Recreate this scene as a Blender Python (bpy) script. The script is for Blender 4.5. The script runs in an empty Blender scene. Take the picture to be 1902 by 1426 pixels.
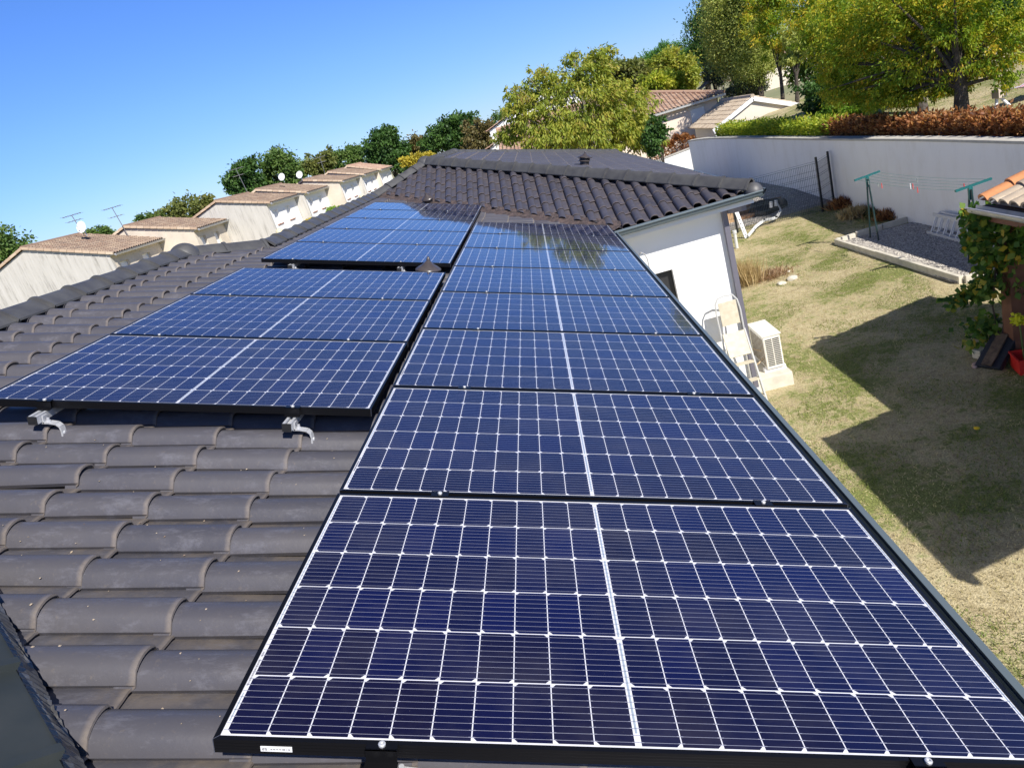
import bpy, bmesh, math, random
import numpy as np
from mathutils import Vector, Matrix
PI = math.pi
rnd = random.Random(7)
nr = np.random.default_rng(11)
S = bpy.context.scene
COL = S.collection
# ------------------------------------------------------------------ camera
F_PX = 1312.0
CAM = Vector((0.93770, -1.10448, 0.95592))
RW = ((0.96008823, 0.01647755, -0.27921153), (-0.25710074, -0.34109108, -0.90418808), (-0.11013537, 0.93988582, -0.32324115))
cd = bpy.data.cameras.new("camera"); cam = bpy.data.objects.new("camera", cd); COL.objects.link(cam)
cd.sensor_width = 36.0; cd.lens = F_PX / 1902.0 * 36.0; cd.clip_start = 0.05; cd.clip_end = 3000
m = Matrix.Identity(4)
for i in range(3):
    m[i][0] = RW[0][i]; m[i][1] = -RW[1][i]; m[i][2] = -RW[2][i]; m[i][3] = CAM[i]
cam.matrix_world = m
S.camera = cam
# ------------------------------------------------------------------ sky, sun, exposure
SUNV = Vector((0.68, -0.97, 1.0)).normalized()
EL = math.asin(SUNV.z); AZ = math.atan2(SUNV.x, SUNV.y)
w = bpy.data.worlds.new("World"); S.world = w; w.use_nodes = True
nt = w.node_tree; bg = nt.nodes["Background"]
sk = nt.nodes.new("ShaderNodeTexSky"); sk.sky_type = 'NISHITA'; sk.sun_disc = False
sk.sun_elevation = EL; sk.sun_rotation = AZ; sk.altitude = 200; sk.air_density = 1.0; sk.dust_density = 0.0; sk.ozone_density = 3.0
hs = nt.nodes.new("ShaderNodeHueSaturation"); hs.inputs["Saturation"].default_value = 1.05
mu = nt.nodes.new("ShaderNodeMix"); mu.data_type = 'RGBA'; mu.blend_type = 'MULTIPLY'; mu.inputs[0].default_value = 1.0; mu.inputs[7].default_value = (0.76, 0.88, 1.08, 1)
nt.links.new(sk.outputs[0], hs.inputs["Color"]); nt.links.new(hs.outputs[0], mu.inputs[6])
tcw = nt.nodes.new("ShaderNodeTexCoord"); sxw = nt.nodes.new("ShaderNodeSeparateXYZ"); nt.links.new(tcw.outputs["Generated"], sxw.inputs[0])
rw_ = nt.nodes.new("ShaderNodeValToRGB"); er = rw_.color_ramp.elements; er[0].position = 0.0; er[0].color = (0.74, 0.80, 1.04, 1); er[1].position = 0.45; er[1].color = (0.74, 1.0, 1.36, 1)
em = er.new(0.14); em.color = (0.80, 0.93, 1.24, 1); ez = er.new(0.78); ez.color = (0.34, 0.38, 0.44, 1); nt.links.new(sxw.outputs[2], rw_.inputs[0])
mw = nt.nodes.new("ShaderNodeMix"); mw.data_type = 'RGBA'; mw.blend_type = 'MULTIPLY'; mw.inputs[0].default_value = 1.0
nt.links.new(mu.outputs[2], mw.inputs[6]); nt.links.new(rw_.outputs[0], mw.inputs[7]); nt.links.new(mw.outputs[2], bg.inputs[0]); bg.inputs[1].default_value = 0.078
sd = bpy.data.lights.new("sun", 'SUN'); sd.energy = 5.0; sd.angle = math.radians(0.5); sd.color = (1.0, 0.945, 0.86)
so = bpy.data.objects.new("sun", sd); COL.objects.link(so)
so.rotation_euler = (-SUNV).to_track_quat('-Z', 'Y').to_euler()
S.view_settings.view_transform = 'Standard'; S.view_settings.look = 'None'; S.view_settings.gamma = 1.0
S.view_settings.exposure = 0.56
# ------------------------------------------------------------------ measuring helpers (pixel of the photo -> real point)
def ray(x, y):
    a = ((x - 951) / F_PX, (y - 713) / F_PX, 1.0)
    return Vector([sum(RW[k][i] * a[k] for k in range(3)) for i in range(3)])
def onz(x, y, z): v = ray(x, y); return CAM + v * ((z - CAM.z) / v.z)
def ony(x, y, Y): v = ray(x, y); return CAM + v * ((Y - CAM.y) / v.y)
def onx(x, y, X): v = ray(x, y); return CAM + v * ((X - CAM.x) / v.x)
# ------------------------------------------------------------------ materials
MATS = {}
def mat(name, col, rough=0.7, metal=0.0, spec=0.5, coat=0.0, coat_r=0.05):
    m = bpy.data.materials.new(name); m.use_nodes = True
    b = m.node_tree.nodes["Principled BSDF"]
    b.inputs["Base Color"].default_value = (*col, 1); b.inputs["Roughness"].default_value = rough
    b.inputs["Metallic"].default_value = metal; b.inputs["Specular IOR Level"].default_value = spec
    b.inputs["Coat Weight"].default_value = coat; b.inputs["Coat Roughness"].default_value = coat_r
    MATS[name] = m
    return m
def nodes(m): return m.node_tree, m.node_tree.nodes["Principled BSDF"]
def N(nt, t, **k):
    n = nt.nodes.new(t)
    for a, v in k.items(): setattr(n, a, v)
    return n
def noise(nt, scale, detail=4, rough=0.6, vec=None, dim='3D'):
    n = N(nt, "ShaderNodeTexNoise"); n.inputs["Scale"].default_value = scale; n.inputs["Detail"].default_value = detail
    n.inputs["Roughness"].default_value = rough
    if vec is not None: nt.links.new(vec, n.inputs["Vector"])
    return n
def ramp(nt, src, stops):
    r = N(nt, "ShaderNodeValToRGB"); e = r.color_ramp.elements
    while len(e) < len(stops): e.new(0.5)
    for i, (p, c) in enumerate(stops):
        e[i].position = p; e[i].color = (*c, 1) if len(c) == 3 else c
    nt.links.new(src, r.inputs[0]); return r
def mixc(nt, fac, a, b, mode='MIX'):
    n = N(nt, "ShaderNodeMix", data_type='RGBA', blend_type=mode)
    for s, v in ((0, fac), (6, a), (7, b)):
        if hasattr(v, 'links'): nt.links.new(v, n.inputs[s])
        elif s == 0: n.inputs[0].default_value = v
        else: n.inputs[s].default_value = (*v, 1)
    return n.outputs[2]
def bump(nt, b, h, strength, dist):
    n = N(nt, "ShaderNodeBump"); n.inputs["Strength"].default_value = strength; n.inputs["Distance"].default_value = dist
    nt.links.new(h, n.inputs["Height"]); nt.links.new(n.outputs[0], b.inputs["Normal"]); return n
def objco(nt): return N(nt, "ShaderNodeTexCoord").outputs["Object"]
def noisy(name, c1, c2, scale, rough=0.85, bscale=None, bstr=0.4, bdist=0.01, detail=5, **k):
    m = mat(name, c1, rough, **k); nt, b = nodes(m); co = objco(nt)
    n = noise(nt, scale, detail, 0.62, co)
    r = ramp(nt, n.outputs[0], [(0.33, c1), (0.67, c2)]); nt.links.new(r.outputs[0], b.inputs["Base Color"])
    if bscale:
        n2 = noise(nt, bscale, 4, 0.6, co); bump(nt, b, n2.outputs[0], bstr, bdist)
    return m
def stretched(nt, sx, sy, sz):
    mp = N(nt, "ShaderNodeMapping"); mp.inputs["Scale"].default_value = (sx, sy, sz); nt.links.new(objco(nt), mp.inputs[0]); return mp.outputs[0]

def tile_mat(name, cols, dust, dustcol, rough=0.5):
    """glazed or clay roof tile; uses per-tile value 'rnd' and UV (across, down)"""
    m = mat(name, cols[0], rough); nt, b = nodes(m); co = objco(nt)
    at = N(nt, "ShaderNodeAttribute", attribute_name="rnd")
    r = ramp(nt, at.outputs["Fac"], [(i / (len(cols) - 1), c) for i, c in enumerate(cols)])
    n1 = noise(nt, 6, 6, 0.7, co); n2 = noise(nt, 45, 5, 0.7, co)
    c = mixc(nt, n1.outputs[0], r.outputs[0], mixc(nt, 0.22, r.outputs[0], dustcol))
    k = ramp(nt, n2.outputs[0], [(0.60, (0, 0, 0)), (0.74, (0.7, 0.7, 0.7))])
    mm = N(nt, "ShaderNodeMath", operation='MULTIPLY'); nt.links.new(k.outputs[0], mm.inputs[0]); mm.inputs[1].default_value = dust
    c = mixc(nt, mm.outputs[0], c, dustcol)
    # dust that settles along each joint
    uv = N(nt, "ShaderNodeUVMap", uv_map="UVMap"); sp = N(nt, "ShaderNodeSeparateXYZ"); nt.links.new(uv.outputs[0], sp.inputs[0])
    e = N(nt, "ShaderNodeMapRange"); nt.links.new(sp.outputs[0], e.inputs[0]); e.inputs[1].default_value = 0.6; e.inputs[2].default_value = 1.0
    e2 = N(nt, "ShaderNodeMapRange"); nt.links.new(n1.outputs[0], e2.inputs[0]); e2.inputs[1].default_value = 0.42; e2.inputs[2].default_value = 0.62
    m3 = N(nt, "ShaderNodeMath", operation='MULTIPLY'); nt.links.new(e.outputs[0], m3.inputs[0]); nt.links.new(e2.outputs[0], m3.inputs[1])
    m4 = N(nt, "ShaderNodeMath", operation='MULTIPLY'); nt.links.new(m3.outputs[0], m4.inputs[0]); m4.inputs[1].default_value = min(1, dust * 1.3)
    c = mixc(nt, m4.outputs[0], c, dustcol)
    sc = noise(nt, 3.0, 6, 0.75, stretched(nt, 6, 6, 6)); sr = ramp(nt, sc.outputs[0], [(0.725, (0, 0, 0)), (0.75, (1, 1, 1))])
    m5 = N(nt, "ShaderNodeMath", operation='MULTIPLY'); nt.links.new(sr.outputs[0], m5.inputs[0]); m5.inputs[1].default_value = dust
    c = mixc(nt, m5.outputs[0], c, tuple(min(1, x * 1.9) for x in dustcol))
    sn = noise(nt, 2.2, 8, 0.8, stretched(nt, 3.0, 9.0, 3.0)); sk_ = ramp(nt, sn.outputs[0], [(0.52, (0, 0, 0)), (0.68, (0.55, 0.55, 0.55))])
    c = mixc(nt, sk_.outputs[0], c, tuple(min(1, x * 1.9 + 0.012) for x in cols[1]))
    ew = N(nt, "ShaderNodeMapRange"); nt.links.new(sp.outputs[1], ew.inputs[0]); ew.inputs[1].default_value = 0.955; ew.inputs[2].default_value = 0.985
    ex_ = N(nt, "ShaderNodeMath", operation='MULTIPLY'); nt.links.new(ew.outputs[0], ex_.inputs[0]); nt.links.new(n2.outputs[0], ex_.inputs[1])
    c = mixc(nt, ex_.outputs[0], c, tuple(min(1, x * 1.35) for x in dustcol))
    nt.links.new(c, b.inputs["Base Color"])
    rr = N(nt, "ShaderNodeMapRange"); nt.links.new(n1.outputs[0], rr.inputs[0]); rr.inputs[3].default_value = rough - 0.12; rr.inputs[4].default_value = rough + 0.15
    nt.links.new(rr.outputs[0], b.inputs["Roughness"])
    bump(nt, b, n2.outputs[0], 0.25, 0.003)
    return m
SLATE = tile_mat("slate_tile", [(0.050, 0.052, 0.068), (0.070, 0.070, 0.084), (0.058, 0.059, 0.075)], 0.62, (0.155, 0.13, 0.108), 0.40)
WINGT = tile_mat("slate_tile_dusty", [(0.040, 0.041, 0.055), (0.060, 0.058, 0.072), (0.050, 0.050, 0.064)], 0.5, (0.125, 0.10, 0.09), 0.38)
CLAY = tile_mat("weathered_clay_tile", [(0.25, 0.165, 0.115), (0.20, 0.14, 0.105), (0.36, 0.27, 0.19), (0.17, 0.125, 0.10)], 0.7, (0.15, 0.12, 0.095), 0.9)
CLAYP = tile_mat("pink_clay_tile", [(0.42, 0.27, 0.19), (0.34, 0.21, 0.15), (0.50, 0.36, 0.27), (0.27, 0.17, 0.13)], 0.5, (0.22, 0.16, 0.12), 0.9)
CLAYW = tile_mat("beige_clay_tile", [(0.40, 0.33, 0.25), (0.48, 0.40, 0.30), (0.33, 0.26, 0.19)], 0.6, (0.25, 0.17, 0.11), 0.85)
CLAYO = noisy("new_orange_tile", (0.58, 0.25, 0.10), (0.48, 0.20, 0.08), 9, 0.8, 60, 0.3, 0.003)
CAPM = noisy("ridge_cap_slate", (0.052, 0.052, 0.056), (0.082, 0.082, 0.082), 7, 0.5, 60, 0.15, 0.002)
CAPN = noisy("hip_cap_slate", (0.020, 0.026, 0.027), (0.031, 0.036, 0.035), 5, 0.62, 90, 0.1, 0.001)
FOIL = noisy("pleated_foil", (0.05, 0.05, 0.055), (0.14, 0.14, 0.14), 30, 0.36, metal=0.3)
FLASH = noisy("crinkled_flashing", (0.035, 0.028, 0.028), (0.12, 0.085, 0.075), 14, 0.65, 25, 1.0, 0.03)
PLAST = noisy("white_render", (0.80, 0.80, 0.79), (0.74, 0.74, 0.73), 1.2, 0.9, 160, 0.25, 0.003)
PLASW = noisy("white_garden_wall_render", (0.80, 0.79, 0.78), (0.73, 0.72, 0.71), 0.6, 0.92, 120, 0.3, 0.003)
nt_, b_ = nodes(PLASW); st_ = noise(nt_, 1.4, 6, 0.75, stretched(nt_, 1.5, 1.5, 0.5)); rp_ = ramp(nt_, st_.outputs[0], [(0.26, (0.78, 0.76, 0.72)), (0.50, (0.86, 0.85, 0.83)), (0.75, (0.88, 0.87, 0.85))]); nt_.links.new(rp_.outputs[0], b_.inputs["Base Color"])
SOFF = mat("white_pvc", (0.72, 0.72, 0.70), 0.4)
GUTM = mat("grey_gutter", (0.13, 0.165, 0.185), 0.35, 0.1)
GUTD = mat("grey_downpipe", (0.16, 0.155, 0.19), 0.4, 0.2)
PVCG = mat("light_grey_pvc", (0.55, 0.56, 0.55), 0.45)
FRAME = mat("black_anodised", (0.012, 0.012, 0.014), 0.34, 0.6)
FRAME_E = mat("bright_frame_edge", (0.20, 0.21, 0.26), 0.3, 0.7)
ALU = noisy("galvanised_steel", (0.62, 0.63, 0.65), (0.46, 0.47, 0.49), 40, 0.38, metal=0.35)
ALUB = mat("aluminium", (0.66, 0.67, 0.69), 0.4, 0.3)
BLK = mat("black_plastic", (0.015, 0.015, 0.016), 0.5)
WHITE = mat("white_paint", (0.78, 0.78, 0.78), 0.5)
GLASSD = mat("dark_window_glass", (0.02, 0.025, 0.03), 0.08)

def cellmat():
    m = mat("solar_cell", (0.004, 0.006, 0.045), 0.5, 0, 0.12, 1.0, 0.035); nt, b = nodes(m)
    b.inputs["Coat IOR"].default_value = 1.5
    at = N(nt, "ShaderNodeAttribute", attribute_name="rnd"); uv = N(nt, "ShaderNodeUVMap", uv_map="UVMap")
    r = ramp(nt, at.outputs["Fac"], [(0, (0.002, 0.003, 0.046)), (0.5, (0.003, 0.003, 0.027)), (1, (0.005, 0.003, 0.015))])
    wv = N(nt, "ShaderNodeTexWave", wave_type='BANDS', bands_direction='X'); wv.inputs["Scale"].default_value = 190.0
    nt.links.new(uv.outputs[0], wv.inputs["Vector"])
    fr = ramp(nt, wv.outputs["Fac"], [(0.80, (0, 0, 0)), (0.98, (0.05, 0.05, 0.05))])
    n = noise(nt, 220, 2, 0.5, objco(nt)); dr = ramp(nt, n.outputs[0], [(0.75, (0, 0, 0)), (0.80, (0.35, 0.35, 0.4))])
    c = mixc(nt, fr.outputs[0], r.outputs[0], (0.12, 0.13, 0.22)); c = mixc(nt, dr.outputs[0], c, (0.2, 0.2, 0.2))
    dn = noise(nt, 1.7, 7, 0.72, stretched(nt, 1, 2.2, 1)); dk = ramp(nt, dn.outputs[0], [(0.45, (0, 0, 0)), (0.72, (0.075, 0.075, 0.075))]); c = mixc(nt, dk.outputs[0], c, (0.30, 0.28, 0.25))
    nt.links.new(c, b.inputs["Base Color"])
    n3 = noise(nt, 2.5, 4, 0.6, objco(nt)); cr = N(nt, "ShaderNodeMapRange"); nt.links.new(n3.outputs[0], cr.inputs[0])
    cr.inputs[3].default_value = 0.02; cr.inputs[4].default_value = 0.07; nt.links.new(cr.outputs[0], b.inputs["Coat Roughness"])
    return m
CELL = cellmat()
BACK = mat("white_backsheet", (0.66, 0.67, 0.72), 0.6, 0, 0.3, 1.0, 0.04)
BUSB = mat("silver_busbar", (0.50, 0.50, 0.58), 0.35, 0.5, 0.5, 1.0, 0.04)
RIBB = mat("grey_ribbon", (0.42, 0.50, 0.56), 0.35, 0.3, 0.5, 1.0, 0.04)

def leafmat(name, cols, trans=0.35):
    m = mat(name, cols[0], 0.55); nt, b = nodes(m); b.inputs["Specular IOR Level"].default_value = 0.35
    at = N(nt, "ShaderNodeAttribute", attribute_name="rnd")
    r = ramp(nt, at.outputs["Fac"], [(i / (len(cols) - 1), c) for i, c in enumerate(cols)])
    nt.links.new(r.outputs[0], b.inputs["Base Color"])
    t = N(nt, "ShaderNodeBsdfTranslucent"); tc = mixc(nt, 1.0, r.outputs[0], (1.0, 1.0, 0.55), 'MULTIPLY'); nt.links.new(tc, t.inputs[0])
    mx = N(nt, "ShaderNodeMixShader"); mx.inputs[0].default_value = trans
    nt.links.new(b.outputs[0], mx.inputs[1]); nt.links.new(t.outputs[0], mx.inputs[2])
    nt.links.new(mx.outputs[0], nt.nodes["Material Output"].inputs[0]); return m
BARK = noisy("bark", (0.045, 0.036, 0.027), (0.10, 0.082, 0.065), 9, 0.95, 30, 0.8, 0.03)
BARKL = noisy("pale_bark", (0.16, 0.14, 0.11), (0.26, 0.235, 0.19), 9, 0.95, 30, 0.8, 0.02)
# ------------------------------------------------------------------ mesh helpers
class MB:
    def __init__(s): s.v = []; s.f = []; s.m = []; s.uv = {}; s.r = []
    def face(s, pts, mi=0, r=0.5):
        k = len(s.v); s.v += [tuple(p) for p in pts]; s.f.append(tuple(range(k, k + len(pts)))); s.m.append(mi); s.r.append(r)
    def mesh(s, vs, fs, mi=0, r=0.5):
        k = len(s.v); s.v += [tuple(p) for p in vs]
        for f in fs: s.f.append(tuple(i + k for i in f)); s.m.append(mi); s.r.append(r)
    def box(s, c, d, mi=0, M=None):
        x, y, z = d[0] / 2, d[1] / 2, d[2] / 2
        vs = [Vector((c[0] + a * x, c[1] + b * y, c[2] + e * z)) for a in (-1, 1) for b in (-1, 1) for e in (-1, 1)]
        if M is not None:
            C = Vector(c); vs = [C + M @ (v - C) for v in vs]
        s.mesh(vs, [(0, 1, 3, 2), (4, 6, 7, 5), (0, 4, 5, 1), (2, 3, 7, 6), (0, 2, 6, 4), (1, 5, 7, 3)], mi); return s
    def bb(s, x0, x1, y0, y1, z0, z1, mi=0): return s.box(((x0 + x1) / 2, (y0 + y1) / 2, (z0 + z1) / 2), (abs(x1 - x0), abs(y1 - y0), abs(z1 - z0)), mi)
    def beam(s, a, b, w, h, mi=0, up=(0, 0, 1)):
        a, b = Vector(a), Vector(b); d = b - a; L = d.length; d.normalize(); u = Vector(up)
        sd = d.cross(u)
        if sd.length < 1e-4: sd = d.cross(Vector((1, 0, 0)))
        sd.normalize(); u = sd.cross(d)
        M = Matrix((sd, d, u)).transposed()
        return s.box((a + b) / 2, (w, L, h), mi, M)
    def tube(s, pts, r, n=10, mi=0, cap=True):
        pts = [Vector(p) for p in pts]; rs = r if isinstance(r, (list, tuple)) else [r] * len(pts)
        vs = []; pu = None
        for i, p in enumerate(pts):
            d = (pts[min(i + 1, len(pts) - 1)] - pts[max(i - 1, 0)]).normalized()
            if pu is None: pu = d.orthogonal().normalized()
            pu = (pu - d * pu.dot(d))
            pu = pu.normalized() if pu.length > 1e-5 else d.orthogonal().normalized()
            q = d.cross(pu)
            for k in range(n):
                a = 2 * PI * k / n; vs.append(p + (pu * math.cos(a) + q * math.sin(a)) * rs[i])
        fs = [(i * n + k, i * n + (k + 1) % n, (i + 1) * n + (k + 1) % n, (i + 1) * n + k) for i in range(len(pts) - 1) for k in range(n)]
        if cap: fs += [tuple(range(n))[::-1], tuple((len(pts) - 1) * n + k for k in range(n))]
        s.mesh(vs, fs, mi); return s
    def lathe(s, c, prof, n=20, mi=0, ax=None):
        c = Vector(c); ax = (ax or Vector((0, 0, 1))).normalized(); u = ax.orthogonal().normalized(); q = ax.cross(u)
        vs = [c + ax * z + (u * math.cos(2 * PI * k / n) + q * math.sin(2 * PI * k / n)) * r for r, z in prof for k in range(n)]
        s.mesh(vs, [(i * n + k, i * n + (k + 1) % n, (i + 1) * n + (k + 1) % n, (i + 1) * n + k) for i in range(len(prof) - 1) for k in range(n)], mi); return s
    def sweep(s, prof, a, b, side, up, mi=0, cap=True):
        a, b, side, up = Vector(a), Vector(b), Vector(side), Vector(up); n = len(prof)
        vs = [p + side * x + up * z for p in (a, b) for x, z in prof]
        fs = [(k, (k + 1) % n, n + (k + 1) % n, n + k) for k in range(n)]
        if cap: fs += [tuple(range(n))[::-1], tuple(range(n, 2 * n))]
        s.mesh(vs, fs, mi); return s
    def build(s, name, mats, parent=None, smooth=False, loc=None, rattr=False, uvs=None, bev=0.0):
        me = bpy.data.meshes.new(name)
        v = s.v
        if loc is not None: L = Vector(loc); v = [tuple(Vector(p) - L) for p in v]
        me.from_pydata(v, [], s.f)
        for mm in (mats if isinstance(mats, (list, tuple)) else [mats]): me.materials.append(mm)
        me.polygons.foreach_set('material_index', s.m)
        if rattr:
            at = me.attributes.new("rnd", 'FLOAT', 'FACE'); at.data.foreach_set('value', s.r)
        if uvs is not None:
            ul = me.uv_layers.new(name="UVMap"); ul.data.foreach_set('uv', np.array([uvs[i] for f in s.f for i in f], dtype=np.float32).ravel())
        if smooth: me.polygons.foreach_set('use_smooth', [True] * len(me.polygons))
        me.update()
        o = bpy.data.objects.new(name, me); COL.objects.link(o)
        if loc is not None: o.location = loc
        if parent: o.parent = parent
        if smooth:
            me.set_sharp_from_angle(angle=math.radians(40))
        if bev:
            bm = bmesh.new(); bm.from_mesh(me); bmesh.ops.remove_doubles(bm, verts=bm.verts, dist=1e-5)
            bmesh.ops.bevel(bm, geom=[e for e in bm.edges if e.is_manifold and e.calc_face_angle(0) > 0.6], offset=bev, segments=2, affect='EDGES', profile=0.7)
            bm.to_mesh(me); bm.free()
        return o
def tag(o, label=None, cat=None, group=None, kind=None):
    if label: o["label"] = label
    if cat: o["category"] = cat
    if group: o["group"] = group
    if kind: o["kind"] = kind
    return o
def thing(name, label, cat, loc=(0, 0, 0), group=None):
    o = bpy.data.objects.new(name, None); COL.objects.link(o); o.location = loc; o.empty_display_size = 0.2
    return tag(o, label, cat, group)
def unparent_loc(o, p): o.parent = p; return o
def copy_thing(root, loc=None, label=None, name=None):
    def cp(o, par):
        c = o.copy(); COL.objects.link(c)
        if par: c.parent = par
        for ch in o.children: cp(ch, c)
        return c
    r = cp(root, None)
    if loc is not None: r.location = loc
    if label: r["label"] = label
    return r
def child(mb, name, mats, root, **k):
    """build in world coordinates, then express relative to its thing's base"""
    o = mb.build(name, mats, None, **k)
    L = root.location.copy()
    o.data.transform(Matrix.Translation(-L)); o.parent = root
    return o
# ------------------------------------------------------------------ ground
def gz(x, y):
    if y < 18.5: return -3.94
    return -3.94 + min(1, (y - 18.5) / 6.0) * 0.35
def G(px, py):
    z = -3.94
    for _ in range(6):
        p = onz(px, py, z); z = gz(p.x, p.y)
    return onz(px, py, z)
WALLP = [(9.90, -14), (9.86, 2), (9.76, 12.0), (9.70, 16.5), (9.52, 20.5), (9.40, 24.0), (9.27, 28.0), (9.12, 31.3), (8.86, 33.9), (8.4, 35.3)]
def lawnmat():
    m = mat("dry_lawn", (0.3, 0.25, 0.15), 0.95); nt, b = nodes(m); co = objco(nt)
    n1 = noise(nt, 0.55, 6, 0.68, co); n2 = noise(nt, 7, 6, 0.75, co); n3 = noise(nt, 55, 4, 0.7, co)
    straw = ramp(nt, n2.outputs[0], [(0.30, (0.33, 0.265, 0.145)), (0.5, (0.56, 0.475, 0.28)), (0.72, (0.70, 0.61, 0.40))])
    green = ramp(nt, n3.outputs[0], [(0.3, (0.11, 0.155, 0.025)), (0.7, (0.25, 0.29, 0.06))])
    ad = N(nt, "ShaderNodeMath", operation='MULTIPLY_ADD'); nt.links.new(n2.outputs[0], ad.inputs[0]); ad.inputs[1].default_value = 0.75; nt.links.new(n1.outputs[0], ad.inputs[2])
    k = ramp(nt, ad.outputs[0], [(0.83, (0, 0, 0)), (0.97, (0.9, 0.9, 0.9))])
    c = mixc(nt, k.outputs[0], straw.outputs[0], green.outputs[0])
    f = ramp(nt, n3.outputs[0], [(0.30, (0.45, 0.43, 0.38)), (0.58, (1, 1, 1))])
    c = mixc(nt, 1.0, c, f.outputs[0], 'MULTIPLY'); nt.links.new(c, b.inputs["Base Color"])
    bump(nt, b, n3.outputs[0], 0.8, 0.03); return m
LAWN = lawnmat()
def sheet(name, fn, xs, ys, mt):
    mb = MB(); nx, ny = len(xs), len(ys)
    vs = [(x, y, fn(x, y)) for y in ys for x in xs]
    mb.mesh(vs, [(j * nx + i, j * nx + i + 1, (j + 1) * nx + i + 1, (j + 1) * nx + i) for j in range(ny - 1) for i in range(nx - 1)])
    o = mb.build(name, mt); tag(o, kind="structure"); return o
FIELD = noisy("far_field", (0.20, 0.21, 0.09), (0.32, 0.28, 0.15), 0.05, 0.95)
sheet("ground", lambda x, y: -4.25, np.linspace(-900, 900, 10), np.linspace(-400, 1400, 10), FIELD)
def wallx(y):
    for (x0, y0), (x1, y1) in zip(WALLP, WALLP[1:]):
        if y0 <= y <= y1: return x0 + (x1 - x0) * (y - y0) / (y1 - y0)
    return WALLP[-1][0] if y > 20 else WALLP[0][0]
mb = MB(); ys = np.concatenate([np.arange(-14, 36, 0.5), [38, 44]]); nx = 14; vs = []
for y in ys:
    x1 = wallx(y)
    for i in range(nx):
        x = -9 + (x1 + 9) * i / (nx - 1); vs.append((x, y, gz(x, y)))
mb.mesh(vs, [(j * nx + i, j * nx + i + 1, (j + 1) * nx + i + 1, (j + 1) * nx + i) for j in range(len(ys) - 1) for i in range(nx - 1)])
tag(mb.build("lawn", LAWN), kind="structure")
# terrace behind the garden wall
def tz(x, y): return -1.97 + 0.028 * max(0, x - 10)
mb = MB(); ys = np.concatenate([np.arange(-14, 34, 1.0), [33.9, 36, 42, 50, 60, 75]]); nx = 20; vs = []
for y in ys:
    x0 = wallx(y) + 0.1 if y < 33.9 else 8.96 + (y - 33.9) * 1.05
    for i in range(nx):
        x = x0 + (150 - x0) * (i / (nx - 1)) ** 2; vs.append((x, y, tz(x, y)))
mb.mesh(vs, [(j * nx + i, j * nx + i + 1, (j + 1) * nx + i + 1, (j + 1) * nx + i) for j in range(len(ys) - 1) for i in range(nx - 1)])
for j in range(len(ys) - 1):      # earth bank down to the lower ground
    a, b = Vector(vs[j * nx]), Vector(vs[(j + 1) * nx]); mb.face([a, b, Vector((b.x, b.y, -4.3)), Vector((a.x, a.y, -4.3))])
tag(mb.build("terrace", LAWN), kind="structure")

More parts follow.
